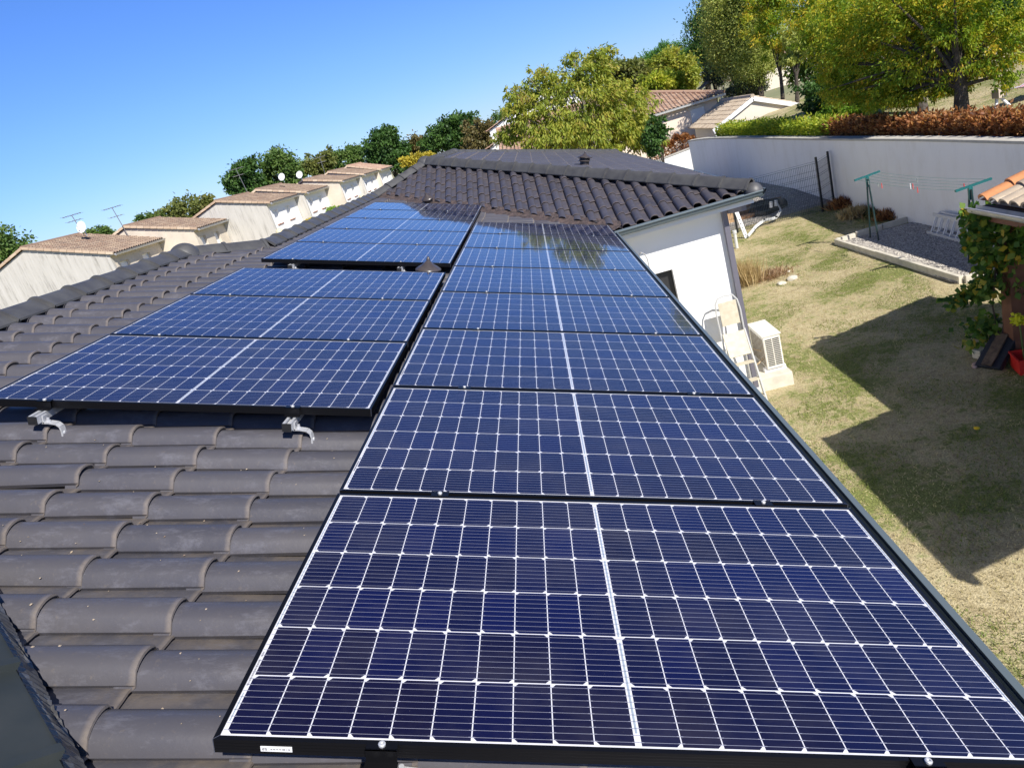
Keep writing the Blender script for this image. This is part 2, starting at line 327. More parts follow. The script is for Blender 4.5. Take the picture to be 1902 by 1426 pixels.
# ------------------------------------------------------------------ roof tiles
TP = 0.31541; TH = math.atan(TP); CT, ST = math.cos(TH), math.sin(TH)
def tile_profile(wd, hb):
    bw = 0.62 * wd; pts = []
    for i in range(9):
        t = i / 8; pts.append((bw * t, hb * math.sqrt(max(0, 1 - (2 * t - 1) ** 2)) ** 0.9))
    pts += [(bw + 0.012, -0.003), (bw + 0.5 * (wd - bw), -0.006), (wd - 0.012, -0.008), (wd + 0.010, -0.016)]
    return pts
def tile_field(name, origin, down, across, inside, clips, gauge, wd, rows, cols, mt, parent, hb=0.05, jit=1.0, phase=(0, 0), seg=2, lap=0.05, nrm=None):
    """rows of interlocking tiles; (inside) keeps a tile, (clips) are cutting planes (point, normal kept)"""
    O = Vector(origin); D = Vector(down).normalized(); A = Vector(across).normalized(); Nn = nrm or A.cross(D)
    if Nn.z < 0: Nn = -Nn
    prof = tile_profile(wd, hb); n = len(prof); L = gauge + lap
    V = []; Fc = []; R = []; UV = []
    for r in range(rows[0], rows[1]):
        for c in range(cols[0], cols[1]):
            cen = O + D * ((r + 0.5) * gauge) + A * ((c + 0.5) * wd)
            if not inside(cen.x, cen.y): continue
            k = len(V); q = rnd.random(); lift = rnd.gauss(0, 1) * 0.0022 * jit; slip = rnd.gauss(0, 1) * 0.0035 * jit; skew = rnd.gauss(0, 1) * 0.005 * jit
            tw = rnd.gauss(0, 1) * 0.0035 * jit
            for j in range(seg + 1):
                t = j / seg; d0 = -lap + L * t
                for (a, h) in prof:
                    hh = h + 0.020 * t + lift * t + tw * t * (a / wd - 0.5) * 2
                    dd = d0 + slip + skew * (a / wd - 0.5) * t
                    V.append(O + D * (r * gauge + dd) + A * (c * wd + a) + Nn * hh); UV.append((a / wd, t))
            for j in range(seg):
                for i in range(n - 1):
                    Fc.append((k + j * n + i, k + (j + 1) * n + i, k + (j + 1) * n + i + 1, k + j * n + i + 1)); R.append(q)
            # front lip: two steps
            e = k + seg * n; b1 = len(V)
            for i, (a, h) in enumerate(prof):
                p = V[e + i]; V.append(p - Nn * 0.007 + D * 0.0015); UV.append((a / wd, 1))
            for i, (a, h) in enumerate(prof):
                p = V[e + i]; V.append(p - Nn * 0.021 - D * 0.012); UV.append((a / wd, 1))
            for i in range(n - 1):
                Fc.append((e + i, b1 + i, b1 + i + 1, e + i + 1)); R.append(q)
                Fc.append((b1 + i, b1 + n + i, b1 + n + i + 1, b1 + i + 1)); R.append(q)
            # near side edge
            s0 = len(V)
            for j in range(seg + 1):
                p = V[k + j * n]; V.append(p - Nn * 0.018 + A * 0.009); UV.append((0, j / seg))
            for j in range(seg): Fc.append((k + j * n, s0 + j, s0 + j + 1, k + (j + 1) * n)); R.append(q)
    me = bpy.data.meshes.new(name); me.from_pydata([tuple(v) for v in V], [], Fc)
    at = me.attributes.new("rnd", 'FLOAT', 'FACE'); at.data.foreach_set('value', R)
    ul = me.uv_layers.new(name="UVMap"); ul.data.foreach_set('uv', np.array([UV[i] for f in Fc for i in f], dtype=np.float32).ravel())
    bm = bmesh.new(); bm.from_mesh(me)
    for p, nn in clips:
        bmesh.ops.bisect_plane(bm, geom=bm.verts[:] + bm.edges[:] + bm.faces[:], plane_co=p, plane_no=nn, clear_inner=True, dist=1e-5)
    bmesh.ops.recalc_face_normals(bm, faces=bm.faces[:])
    bm.to_mesh(me); bm.free(); me.materials.append(mt)
    me.polygons.foreach_set('use_smooth', [True] * len(me.polygons)); me.set_sharp_from_angle(angle=math.radians(38))
    o = bpy.data.objects.new(name, me); COL.objects.link(o)
    if parent: me.transform(Matrix.Translation(-parent.location)); o.parent = parent
    return o
def cap_line(mb, p0, p1, w=0.13, h=0.10, L=0.40, lip=0.010, up=Vector((0, 0, 1)), drop=0.004, segs=7, flat=0.35):
    """overlapping rounded-V ridge caps from p0 to p1; each one's lip lies over the next one down"""
    p0, p1 = Vector(p0), Vector(p1); d = (p1 - p0); T = d.length; d.normalize(); n = max(1, round(T / L)); L = T / n
    sd = d.cross(up).normalized(); u = sd.cross(d)
    for i in range(n):
        a = p0 + d * (i * L - 0.03); b = p0 + d * ((i + 1) * L)
        q = rnd.random(); vs = []
        st = [(a, 0.93, 0), (b - d * 0.035, 1.0, 0), (b - d * 0.030, 1.0, lip), (b, 1.02, lip), (b, 1.02, -0.012)]
        for P, sc, ex in st:
            for k in range(-segs, segs + 1):
                t = k / segs; x = w * t; z = h * ((1 - abs(t) ** (1.0 + flat * 1.6))) - drop
                vs.append(P + sd * (x * sc) + u * (z * sc + ex + (0.0 if ex >= 0 else 0)) + sd * (ex * t))
        m_ = 2 * segs + 1
        mb.mesh(vs, [(j * m_ + k, j * m_ + k + 1, (j + 1) * m_ + k + 1, (j + 1) * m_ + k) for j in range(4) for k in range(m_ - 1)], 0, q)
        # side skirts give the cap its thickness
        for sgn in (0, m_ - 1):
            A0, B0 = vs[sgn], vs[3 * m_ + sgn]; mb.face([A0, B0, B0 - u * 0.014, A0 - u * 0.014])
    return mb
def zt(x): return -TP * x - 0.1468         # tile plane of the main east slope
# key roof points
RN_X, RN_Z = -2.80, zt(-2.80); RL_X, RL_Z = -2.20, zt(-2.20)
EAVE_Z = -0.715; EX = 1.78
HS_Y, HN_Y = 2.285, 6.20
AP = Vector((-1.19, 13.93, 0.862)); WE = 3.80; WS = 8.93; NR_Y = 20.0; NE = NR_Y + (WE - AP.x)
house = thing("tiled_house", "white house under the dark tiled roof that carries the solar panels", "house", (0, 0, -3.94))
TO = 0.030     # pan surface lies this far below the reference plane
nE = Vector((ST, 0, CT)); G1 = 0.375; W1 = 0.203; Y0 = 0.904 - 0.203 * 20; X0 = -0.725 - 0.358 * 6
o1 = Vector((X0, Y0, zt(X0))) - nE * TO
dE = Vector((CT, 0, -ST))
s2 = 1 / math.sqrt(2)
cut_rn = (Vector((RN_X + 0.02, 0, 0)), Vector((1, 0, 0)))
cut_sh = (Vector((RN_X, HS_Y, 0)), Vector((s2, s2, 0)))
cut_ev = (Vector((1.715, 0, 0)), Vector((-1, 0, 0)))
cut_nh = (Vector((RN_X, HN_Y, 0)), Vector((s2, -s2, 0)))
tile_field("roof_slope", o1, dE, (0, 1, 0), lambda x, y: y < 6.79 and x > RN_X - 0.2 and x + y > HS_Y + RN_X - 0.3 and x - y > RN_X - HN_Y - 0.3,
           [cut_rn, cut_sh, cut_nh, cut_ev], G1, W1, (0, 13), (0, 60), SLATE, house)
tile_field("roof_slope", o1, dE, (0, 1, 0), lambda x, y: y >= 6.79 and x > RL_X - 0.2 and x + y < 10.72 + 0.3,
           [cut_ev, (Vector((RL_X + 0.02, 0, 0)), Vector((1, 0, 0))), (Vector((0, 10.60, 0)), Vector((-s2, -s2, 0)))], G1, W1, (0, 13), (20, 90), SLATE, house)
# wing, south slope (faces the camera)
nS = Vector((0, -ST, CT)); dS = Vector((0, -CT, -ST))
oS = Vector((-4.2, WS + 0.07 + 0.358 * 15, 0)); oS.z = AP.z - TP * (AP.y - oS.y); oS -= nS * TO
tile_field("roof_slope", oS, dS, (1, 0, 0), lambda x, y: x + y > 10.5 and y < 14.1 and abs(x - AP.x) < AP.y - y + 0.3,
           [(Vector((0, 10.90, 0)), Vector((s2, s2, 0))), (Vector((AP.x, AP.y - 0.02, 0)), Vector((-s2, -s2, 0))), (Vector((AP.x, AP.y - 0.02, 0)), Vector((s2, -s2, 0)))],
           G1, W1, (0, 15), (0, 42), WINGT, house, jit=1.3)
# wing, east slope
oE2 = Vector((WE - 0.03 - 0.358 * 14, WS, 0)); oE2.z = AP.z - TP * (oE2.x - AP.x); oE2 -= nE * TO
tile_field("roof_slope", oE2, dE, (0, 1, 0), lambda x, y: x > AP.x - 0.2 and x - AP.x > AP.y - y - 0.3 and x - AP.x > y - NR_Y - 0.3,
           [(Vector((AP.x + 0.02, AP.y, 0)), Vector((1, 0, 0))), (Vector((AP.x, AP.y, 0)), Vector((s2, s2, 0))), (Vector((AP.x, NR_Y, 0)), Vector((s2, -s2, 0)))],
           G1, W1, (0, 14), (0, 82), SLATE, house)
# slopes turned away from the camera: near south slope, west slopes, north slopes
oSn = Vector((RN_X - 4.6, HS_Y, RN_Z)); 
tile_field("roof_slope", Vector((-7.4, HS_Y, RN_Z)) - nS * TO, dS, (1, 0, 0), lambda x, y: abs(x - RN_X) < HS_Y - y + 0.3,
           [(Vector((RN_X, HS_Y, 0)), Vector((-s2, -s2, 0))), (Vector((RN_X, HS_Y, 0)), Vector((s2, -s2, 0)))], G1, W1, (0, 13), (0, 46), SLATE, house)
dW = Vector((-CT, 0, -ST)); nW = Vector((-ST, 0, CT))
tile_field("roof_slope", Vector((RN_X, HS_Y - 4.7, RN_Z)) - nW * TO, dW, (0, 1, 0), lambda x, y: RN_X - x > HS_Y - y - 0.3 and RN_X - x > y - HN_Y - 0.3,
           [(Vector((RN_X, HS_Y, 0)), Vector((-s2, s2, 0))), (Vector((RN_X, HN_Y, 0)), Vector((-s2, -s2, 0)))], G1, W1, (0, 13), (0, 66), SLATE, house, nrm=nW)
tile_field("roof_slope", Vector((RL_X, 6.8, RL_Z)) - nW * TO, dW, (0, 1, 0), lambda x, y: (RL_X - x > 6.8 - y - 9) and y < 25.3 - 0.0 and (AP.x - x) > y - NR_Y - 0.3,
           [(Vector((AP.x, NR_Y, 0)), Vector((-s2, -s2, 0)))], G1, W1, (0, 11), (0, 91), SLATE, house, nrm=nW)
mb = MB()   # small hidden triangles: wing top west strip, north hips
mb.face([AP, (AP.x, NR_Y, AP.z), (RL_X, NR_Y + 1.01, RL_Z), (RL_X, AP.y - 1.01, RL_Z)])
mb.face([(AP.x, NR_Y, AP.z), (WE, NE, EAVE_Z), (AP.x - 5, NE, EAVE_Z)])
mb.face([(RN_X, HN_Y, RN_Z), (-2.2, 6.8, RL_Z), (-2.9, 10.78, EAVE_Z), (-7.4, 10.78, EAVE_Z)])
child(mb, "roof_slope", CAPM, house)
# ridge and hip caps
UPV = Vector((0, 0, 1))
mb = MB()
cap_line(mb, (RN_X, HN_Y, RN_Z), (RN_X, HS_Y, RN_Z))
cap_line(mb, (RN_X, HN_Y, RN_Z), (RL_X, HN_Y + 0.6, RL_Z))
cap_line(mb, (RL_X, AP.y - 1.01, RL_Z), (RL_X, HN_Y + 0.6, RL_Z))
child(mb, "ridge_tiles", CAPM, house, smooth=True)
mb = MB()
cap_line(mb, AP, (AP.x - 1.01, AP.y - 1.01, RL_Z)); cap_line(mb, (AP.x, NR_Y, AP.z), AP)
cap_line(mb, (AP.x, NR_Y, AP.z), (WE, NE, EAVE_Z))
child(mb, "ridge_tiles", CAPM, house, smooth=True)
mb = MB()
cap_line(mb, AP + Vector((0.1, -0.1, -0.03)), (WE - 0.08, WS + 0.1, EAVE_Z + 0.03), w=0.130, h=0.125, lip=0.010, drop=-0.018)
child(mb, "hip_tiles", CAPM, house, smooth=True)
mb = MB()
H0 = Vector((RN_X, HS_Y, RN_Z)); H1 = Vector((EX, HS_Y - (EX - RN_X), EAVE_Z)); H0n = Vector((-0.90, 0.39, zt(-0.90)))
cap_line(mb, H0, H0n, w=0.135, h=0.06, drop=-0.075); 
cap_line(mb, H0n, H1, w=0.135, h=0.062, L=0.365, drop=-0.075, flat=0.15, lip=0.006)
child(mb, "hip_tiles", CAPN, house, smooth=True)
# domed junction pieces
for P, r, h in ((Vector((RN_X, HN_Y, RN_Z)), 0.165, 0.13), (AP, 0.17, 0.14), (Vector((WE - 0.06, WS + 0.08, EAVE_Z)), 0.135, 0.12), (Vector((AP.x, NR_Y, AP.z)), 0.18, 0.12)):
    mb = MB(); mb.lathe(P - UPV * 0.03, [(r * math.cos(a), (h + 0.03) * math.sin(a)) for a in [k * PI / 2 / 8 for k in range(9)]], 24)
    child(mb, "junction_cap", CAPM, house, smooth=True)
# pleated foil under the near hip caps
mb = MB(); d = (H1 - H0).normalized(); sdv = Vector((s2, s2, 0)); n = 900; vs = []
for i in range(n + 1):
    t = i / n; P = H0 + (H1 - H0) * t; z = math.sin(i * PI / 2) * 0.0022 + math.sin(i * 1.7) * 0.0006
    for j, (a, dz) in enumerate(((0.10, 0.030), (0.130, 0.036), (0.143, 0.018), (0.150, -0.004), (0.157, -0.030))):
        ye = 0.5 + 0.5 * math.cos(2 * PI * ((P.y + a * s2 - Y0) / W1 - 0.31))
        q = P + sdv * (a + z * 0.6); vs.append((q.x, q.y, zt(q.x) + 0.045 + dz + z * (j > 1) + ye * 0.030 * (j == 4)))
mb.mesh(vs, [(i * 5 + j, i * 5 + j + 1, (i + 1) * 5 + j + 1, (i + 1) * 5 + j) for i in range(n) for j in range(4)])
child(mb, "ridge_roll", FOIL, house)
# valley flashing
mb = MB(); n = 60; vs = []
V0 = Vector((RL_X, 12.92, RL_Z)); V1 = Vector((EX, 8.94, EAVE_Z))
for i in range(n + 1):
    P = V0 + (V1 - V0) * (i / n)
    for a in (-0.24, -0.12, 0.0, 0.12, 0.24):
        q = P + Vector((s2, s2, 0)) * a; up = max(0, a) * TP * 1.4 * 0 
        z = -TP * q.x - 0.1468 if a <= 0 else AP.z - TP * (AP.y - q.y)
        vs.append((q.x, q.y, z - 0.002 + rnd.uniform(0, 0.02)))
mb.mesh(vs, [(i * 5 + j, i * 5 + j + 1, (i + 1) * 5 + j + 1, (i + 1) * 5 + j) for i in range(n) for j in range(4)])
child(mb, "valley_flashing", FLASH, house, smooth=True)
# under-roof, soffits, walls
mb = MB()
for (a, b, c_, e) in (((RN_X, HS_Y, RN_Z), (RN_X, 6.2, RN_Z), (EX - .06, 8.9, zt(EX - .06)), (EX - .06, -2.2, zt(EX - .06))),
                      ((RL_X, 6.8, RL_Z), (RL_X, 12.9, RL_Z), (EX - .06, 9.0, zt(EX - .06)), (EX - .06, 6.8, zt(EX - .06)))):
    mb.face([Vector(p) - UPV * 0.055 for p in (a, b, c_, e)])
mb.face([Vector(p) - UPV * 0.055 for p in ((AP.x, AP.y, AP.z), (-2.2, 12.92, RL_Z), (EX, 8.95, EAVE_Z), (WE - .06, WS + .06, EAVE_Z))])
mb.face([Vector(p) - UPV * 0.055 for p in ((AP.x, AP.y, AP.z), (WE - .06, WS + .06, EAVE_Z), (WE - .06, NE, EAVE_Z), (AP.x, NR_Y, AP.z))])
child(mb, "underlay", BLK, house)
WY, WX = 9.33, 3.40
mb = MB()
mb.bb(-7.0, 1.36, -1.85, 9.33, -4.3, -0.87)
mb.bb(-5.6, 1.36, 9.33, 24.4, -4.3, -0.87)
mb.bb(1.36, 1.62, 9.33, 9.60, -4.3, -0.86); mb.bb(2.50, WX, 9.33, 9.60, -4.3, -0.86); mb.bb(1.62, 2.50, 9.33, 9.60, -1.55, -0.86)
mb.bb(1.36, WX - 0.002, 9.60, 24.4, -4.3, -0.862)
child(mb, "wall", PLAST, house)
mb = MB()   # soffit boards
mb.bb(1.30, 1.68, -2.2, 9.05, -0.86, -0.80); mb.bb(1.68, WX + 0.27, 9.05, 9.40, -0.865, -0.80); mb.bb(WX - 0.05, WX + 0.27, 9.40, 24.7, -0.865, -0.80)
child(mb, "soffit", SOFF, house)
# gutters
def gutter(a, b, out, mt, w=0.115, h=0.085):
    mb = MB(); pr = [(0.0, 0.0)]
    for k in range(9): t = PI * k / 8; pr.append((w / 2 - w / 2 * math.cos(t), -h * math.sin(t) ** 0.8))
    pr += [(w + 0.002, 0.005), (w + 0.022, 0.005), (w + 0.026, 0.0), (w + 0.022, -0.012), (w + 0.004, -0.012)]
    inner = [(w - 0.004, -0.004)] + [(w / 2 + (w / 2 - 0.004) * math.cos(PI * k / 8), -(h - 0.004) * math.sin(PI * k / 8) ** 0.8) for k in range(1, 8)] + [(0.004, 0.0)]
    mb.sweep(pr + inner, a, b, out, (0, 0, 1)); return mb
child(gutter((EX - 0.112, -2.3, EAVE_Z - 0.004), (EX - 0.112, WS - 0.07, EAVE_Z - 0.004), (1, 0, 0), GUTM), "gutter", GUTM, house, smooth=True)
child(gutter((EX - 0.09, WS + 0.06, EAVE_Z - 0.002), (WE + 0.03, WS + 0.06, EAVE_Z - 0.002), (0, -1, 0), GUTM), "gutter", GUTM, house, smooth=True)
child(gutter((WE - 0.05, WS - 0.03, EAVE_Z - 0.002), (WE - 0.05, NE, EAVE_Z - 0.002), (1, 0, 0), GUTM), "gutter", GUTM, house, smooth=True)
mb = MB(); mb.bb(1.73, WE - 0.08, 8.985, 9.05, -0.87, -0.735); child(mb, "fascia", SOFF, house)
mb = MB()
mb.beam((3.60, 9.12, -0.925), (3.43, 9.285, -0.935), 0.075, 0.075); mb.beam((3.365, 9.285, -0.90), (3.365, 9.285, -3.78), 0.085, 0.075, up=(1, 0, 0))
mb.beam((3.60, 9.12, -0.79), (3.60, 9.12, -0.96), 0.07, 0.07, up=(1, 0, 0))
dp = child(mb, "downpipe", GUTD, house, bev=0.008)
mb = MB(); mb.beam((3.365, 9.285, -3.70), (3.365, 9.275, -3.94), 0.105, 0.10, up=(1, 0, 0)); o = mb.build("pipe_shoe", PVCG, None, bev=0.008); o.data.transform(Matrix.Translation(-house.location)); o.parent = dp
# back door
mb = MB(); mb.bb(1.62, 2.50, 9.46, 9.50, -3.9, -1.55); mb.bb(1.64, 1.72, 9.435, 9.46, -3.9, -1.57); mb.bb(2.33, 2.48, 9.435, 9.46, -3.9, -1.57); mb.bb(1.72, 2.33, 9.435, 9.46, -1.72, -1.57)
door = child(mb, "door", mat("dark_door", (0.022, 0.022, 0.024), 0.45), house)
mb = MB(); mb.bb(1.86, 2.16, 9.445, 9.455, -2.9, -1.85)
o = mb.build("glass_pane", GLASSD); o.data.transform(Matrix.Translation(-house.location)); o.parent = door
mb = MB()
for x in (1.80, 2.18): mb.bb(x, x + 0.03, 9.43, 9.448, -2.95, -1.80)
for z in (-1.83, -2.95): mb.bb(1.80, 2.21, 9.428, 9.45, z, z + 0.03)
o = mb.build("door_trim", mat("grey_trim", (0.18, 0.18, 0.17), 0.5)); o.data.transform(Matrix.Translation(-house.location)); o.parent = door
mb = MB(); mb.tube([(2.03, 9.32, -1.75), (2.035, 9.25, -1.35), (2.05, 9.22, -1.20), (2.09, 9.20, -1.155), (2.14, 9.20, -1.19), (2.165, 9.22, -1.28), (2.17, 9.26, -1.42), (2.16, 9.31, -1.6)], 0.0085, 8)
child(mb, "cable_conduit", mat("grey_conduit", (0.34, 0.34, 0.34), 0.5), house, smooth=True)
# roof vents
def vent(P, nrm, lab, r=0.115, tall=False, lift=0.16):
    mb = MB(); P = Vector(P)
    mb.lathe(P, [(0.0, -0.02), (r * 0.62, -0.02), (r * 0.62, lift - 0.05), (r * 0.72, lift - 0.04), (r * 0.72, lift - 0.02), (r * 0.55, lift)], 24, ax=nrm)
    v = child(mb, "roof_vent", BLKV, house, smooth=True); v["label"] = lab
    mb = MB(); z = lift + 0.005
    prof = [(r * 0.5, z - 0.008), (r * 0.97, z - 0.010), (r, z), (r * 0.97, z + 0.008), (r * 0.70, z + 0.028), (r * 0.45, z + 0.045), (r * 0.20, z + 0.072), (r * 0.15, z + 0.076), (r * 0.13, z + 0.10), (r * 0.09, z + 0.105), (r * 0.07, z + 0.115), (0, z + 0.117)]
    mb.lathe(P, prof, 32, ax=nrm)
    if tall: mb.lathe(P + nrm * -0.075, [(r * 0.5, z - 0.008), (r * 0.9, z), (r * 0.62, z + 0.03), (r * .5, z + .04)], 24, ax=nrm)
    o = mb.build("cowl", BLKV, None, smooth=True); o.data.transform(Matrix.Translation(-house.location)); o.parent = v
BLKV = noisy("brown_grey_vent_plastic", (0.050, 0.042, 0.043), (0.065, 0.056, 0.056), 20, 0.3)
vent((-0.262, 5.265, zt(-0.262)), nE, "cone-capped roof vent between the two left panel arrays", 0.118, lift=0.100)
vent((-1.04, 11.84, AP.z - TP * (AP.y - 11.84)), nS, "small vent just beyond the far left array", 0.115, lift=0.095)
vent((1.93, 14.30, AP.z - TP * (1.93 - AP.x)), nE, "two-tier vent behind the long hip", 0.155, True, lift=0.17)

# ------------------------------------------------------------------ solar panels
PW, PH, PG = 1.038, 1.755, 0.020
def panel_meshes():
    fr = MB(); lip = 0.011; hgt = 0.035
    for (x0, x1, y0, y1) in ((0, PH, 0, lip), (0, PH, PW - lip, PW), (0, lip, lip, PW - lip), (PH - lip, PH, lip, PW - lip)):
        fr.bb(x0, x1, y0, y1, -0.004, 0)
    t = 0.0018
    fr.bb(0, PH, 0, t, -hgt, -0.004); fr.bb(0, PH, PW - t, PW, -hgt, -0.004); fr.bb(0, t, t, PW - t, -hgt, -0.004); fr.bb(PH - t, PH, t, PW - t, -hgt, -0.004)
    for k in range(3): fr.bb(0.002, PH - 0.002, -0.0007, 0.0, -0.010 - k * 0.008, -0.0085 - k * 0.008)
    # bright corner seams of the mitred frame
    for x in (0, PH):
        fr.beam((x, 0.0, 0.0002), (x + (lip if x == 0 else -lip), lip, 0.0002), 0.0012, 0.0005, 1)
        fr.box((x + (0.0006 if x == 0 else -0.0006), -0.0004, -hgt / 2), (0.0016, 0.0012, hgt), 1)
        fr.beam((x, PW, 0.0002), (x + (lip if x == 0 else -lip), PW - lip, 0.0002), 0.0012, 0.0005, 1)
    # laminate
    la = MB(); zb = -0.0022
    la.face([(lip, lip, zb), (PH - lip, lip, zb), (PH - lip, PW - lip, zb), (lip, PW - lip, zb)], 0)
    la.face([(lip, lip, -0.007), (lip, PW - lip, -0.007), (PH - lip, PW - lip, -0.007), (PH - lip, lip, -0.007)], 0)
    uv = {}
    gx, gy = 0.0026, 0.0032; ex = 0.021; ey = 0.0175; mid = 0.014
    cwx = ((PH - 2 * ex - mid) / 2 - 9 * gx) / 10; cwy = (PW - 2 * ey - 5 * gy) / 6; ch = 0.011
    rr = np.random.default_rng(5)
    rowr = rr.random((6, 2))
    for hx in range(2):
        xs = ex if hx == 0 else PH / 2 + mid / 2
        for i in range(10):
            a = xs + i * (cwx + gx)
            for j in range(6):
                b = ey + j * (cwy + gy); z = zb + 0.0003
                q = min(1, max(0, 0.55 * rr.random() + 0.45 * rowr[j][hx]))
                left = (j % 2 == 0) != (hx == 1)
                if left: pts = [(a + ch * .9, b), (a + cwx, b), (a + cwx, b + cwy), (a + ch * .9, b + cwy), (a, b + cwy - ch), (a, b + ch)]
                else: pts = [(a, b), (a + cwx - ch * .9, b), (a + cwx, b + ch), (a + cwx, b + cwy - ch), (a + cwx - ch * .9, b + cwy), (a, b + cwy)]
                la.face([(p[0], p[1], z) for p in pts], 1, q)
    for hx in range(2):
        x0 = ex if hx == 0 else PH / 2 + mid / 2; x1 = x0 + 10 * cwx + 9 * gx
        for j in range(6):
            for k in range(9):
                y = ey + j * (cwy + gy) + cwy * (k + 0.5) / 9; z = zb + 0.0006; wv = 0.0005
                la.face([(x0 - 0.004, y - wv, z), (x1 + 0.004, y - wv, z), (x1 + 0.004, y + wv, z), (x0 - 0.004, y + wv, z)], 2)
                for i in range(11):    # soldered ribbon ends at every gap
                    xx = x0 + i * (cwx + gx) - gx / 2
                    la.face([(xx - 0.007, y - 0.0009, z + .0002), (xx + 0.007, y - 0.0009, z + .0002), (xx + 0.007, y + 0.0009, z + .0002), (xx - 0.007, y + 0.0009, z + .0002)], 2)
    for x0, x1 in ((0.0145, 0.0172), (PH - 0.0172, PH - 0.0145), (PH / 2 - 0.0022, PH / 2 + 0.0022)):
        for (y0, y1) in ((0.05, 0.33), (0.35, 0.68), (0.70, PW - 0.05)):
            z = zb + 0.0008
            if x0 == 0.0145 and y0 == 0.05: y1 = 0.13
            la.face([(x0, y0, z), (x1, y0, z), (x1, y1, z), (x0, y1, z)], 3)
    # printed serial on the backsheet margin
    y = 0.15
    for k in range(34):
        wv = rr.choice([0.0010, 0.0018, 0.0026]); z = zb + 0.0009
        if k in (26, 27): y += 0.004; continue
        la.face([(0.0138, y, z), (0.0182, y, z), (0.0182, y + wv, z), (0.0138, y + wv, z)], 4); y += wv + 0.0016
    uvs = [(v[0], v[1]) for v in la.v]
    return fr, la, uvs
fr, la, uvs = panel_meshes()
PRINT = mat("black_print", (0.08, 0.08, 0.09), 0.6)
proto = thing("solar_panel", "x", "solar panel")
pf = fr.build("frame", [FRAME, FRAME_E], proto)
pl = la.build("glass", [BACK, CELL, BUSB, RIBB, PRINT], proto, rattr=True, uvs=uvs)
def place_panel(s, u, label, group, first=False):
    o = proto if first else copy_thing(proto)
    o.location = (s * CT, u, -s * ST); o.rotation_euler = (rnd.uniform(-.0008, .0008), TH + rnd.uniform(-.0008, .0008), 0); o["label"] = label; o["group"] = group; return o
ordn = ["nearest", "second", "third", "fourth", "fifth", "sixth", "seventh", "farthest"]
PP = PW + PG
a1 = None
for k in range(8):
    lab = ("big near solar panel filling the bottom of the long row beside the gutter" if k == 0 else
           "farthest solar panel of the long row beside the gutter, next to the valley" if k == 7 else
           ordn[k] + " solar panel from the near end of the long row beside the gutter")
    o = place_panel(0, k * PP, lab, "solar panels in the long row beside the gutter", k == 0)
    if k == 0: a1 = o
sB, uB = -1.797, 1.803; sC, uC = -1.795, 5.391
for k, t in enumerate(("near solar panel of the left block of three, over bare tiles", "middle solar panel of the left block of three", "far solar panel of the left block of three, in front of the cone-capped vent")):
    place_panel(sB, uB + k * PP, t, "solar panels in the left block of three")
for k, t in enumerate(("nearest solar panel of the far left block of five, behind the cone-capped vent", "second solar panel of the far left block of five", "middle solar panel of the far left block of five", "fourth solar panel of the far left block of five", "farthest solar panel of the far left block of five, partly reflecting the dark roof")):
    place_panel(sC, uC + k * PP, t, "solar panels in the far left block of five")
# sticker with its printed number on the front edge of the near panel
mb = MB(); mb.bb(0.098, 0.163, -0.0022, -0.0008, -0.026, -0.013)
st = mb.build("sticker", WHITE, a1); 
mb = MB(); y = 0.106
def seg7(mb, x, z, w, h, code):
    t = 0.0009; segs = {'a': (0, w, h - t, h), 'd': (0, w, 0, t), 'g': (0, w, h / 2 - t / 2, h / 2 + t / 2), 'f': (0, t, h / 2, h), 'b': (w - t, w, h / 2, h), 'e': (0, t, 0, h / 2), 'c': (w - t, w, 0, h / 2)}
    for c in code: x0, x1, z0, z1 = segs[c]; mb.bb(x + x0, x + x1, -0.0027, -0.0022, z + z0, z + z1)
seg7(mb, 0.1015, -0.0225, 0.0042, 0.006, "abged"); seg7(mb, 0.1070, -0.0225, 0.0042, 0.006, "afgcd")
for k in range(13): seg7(mb, 0.119 + k * 0.0031, -0.0215, 0.0020, 0.0035, rnd.choice(["bc", "abcdef", "afgcd", "abgcd", "fgbc", "bc", "abcdefg"]))
o = mb.build("printed_number", PRINT); o.parent = st
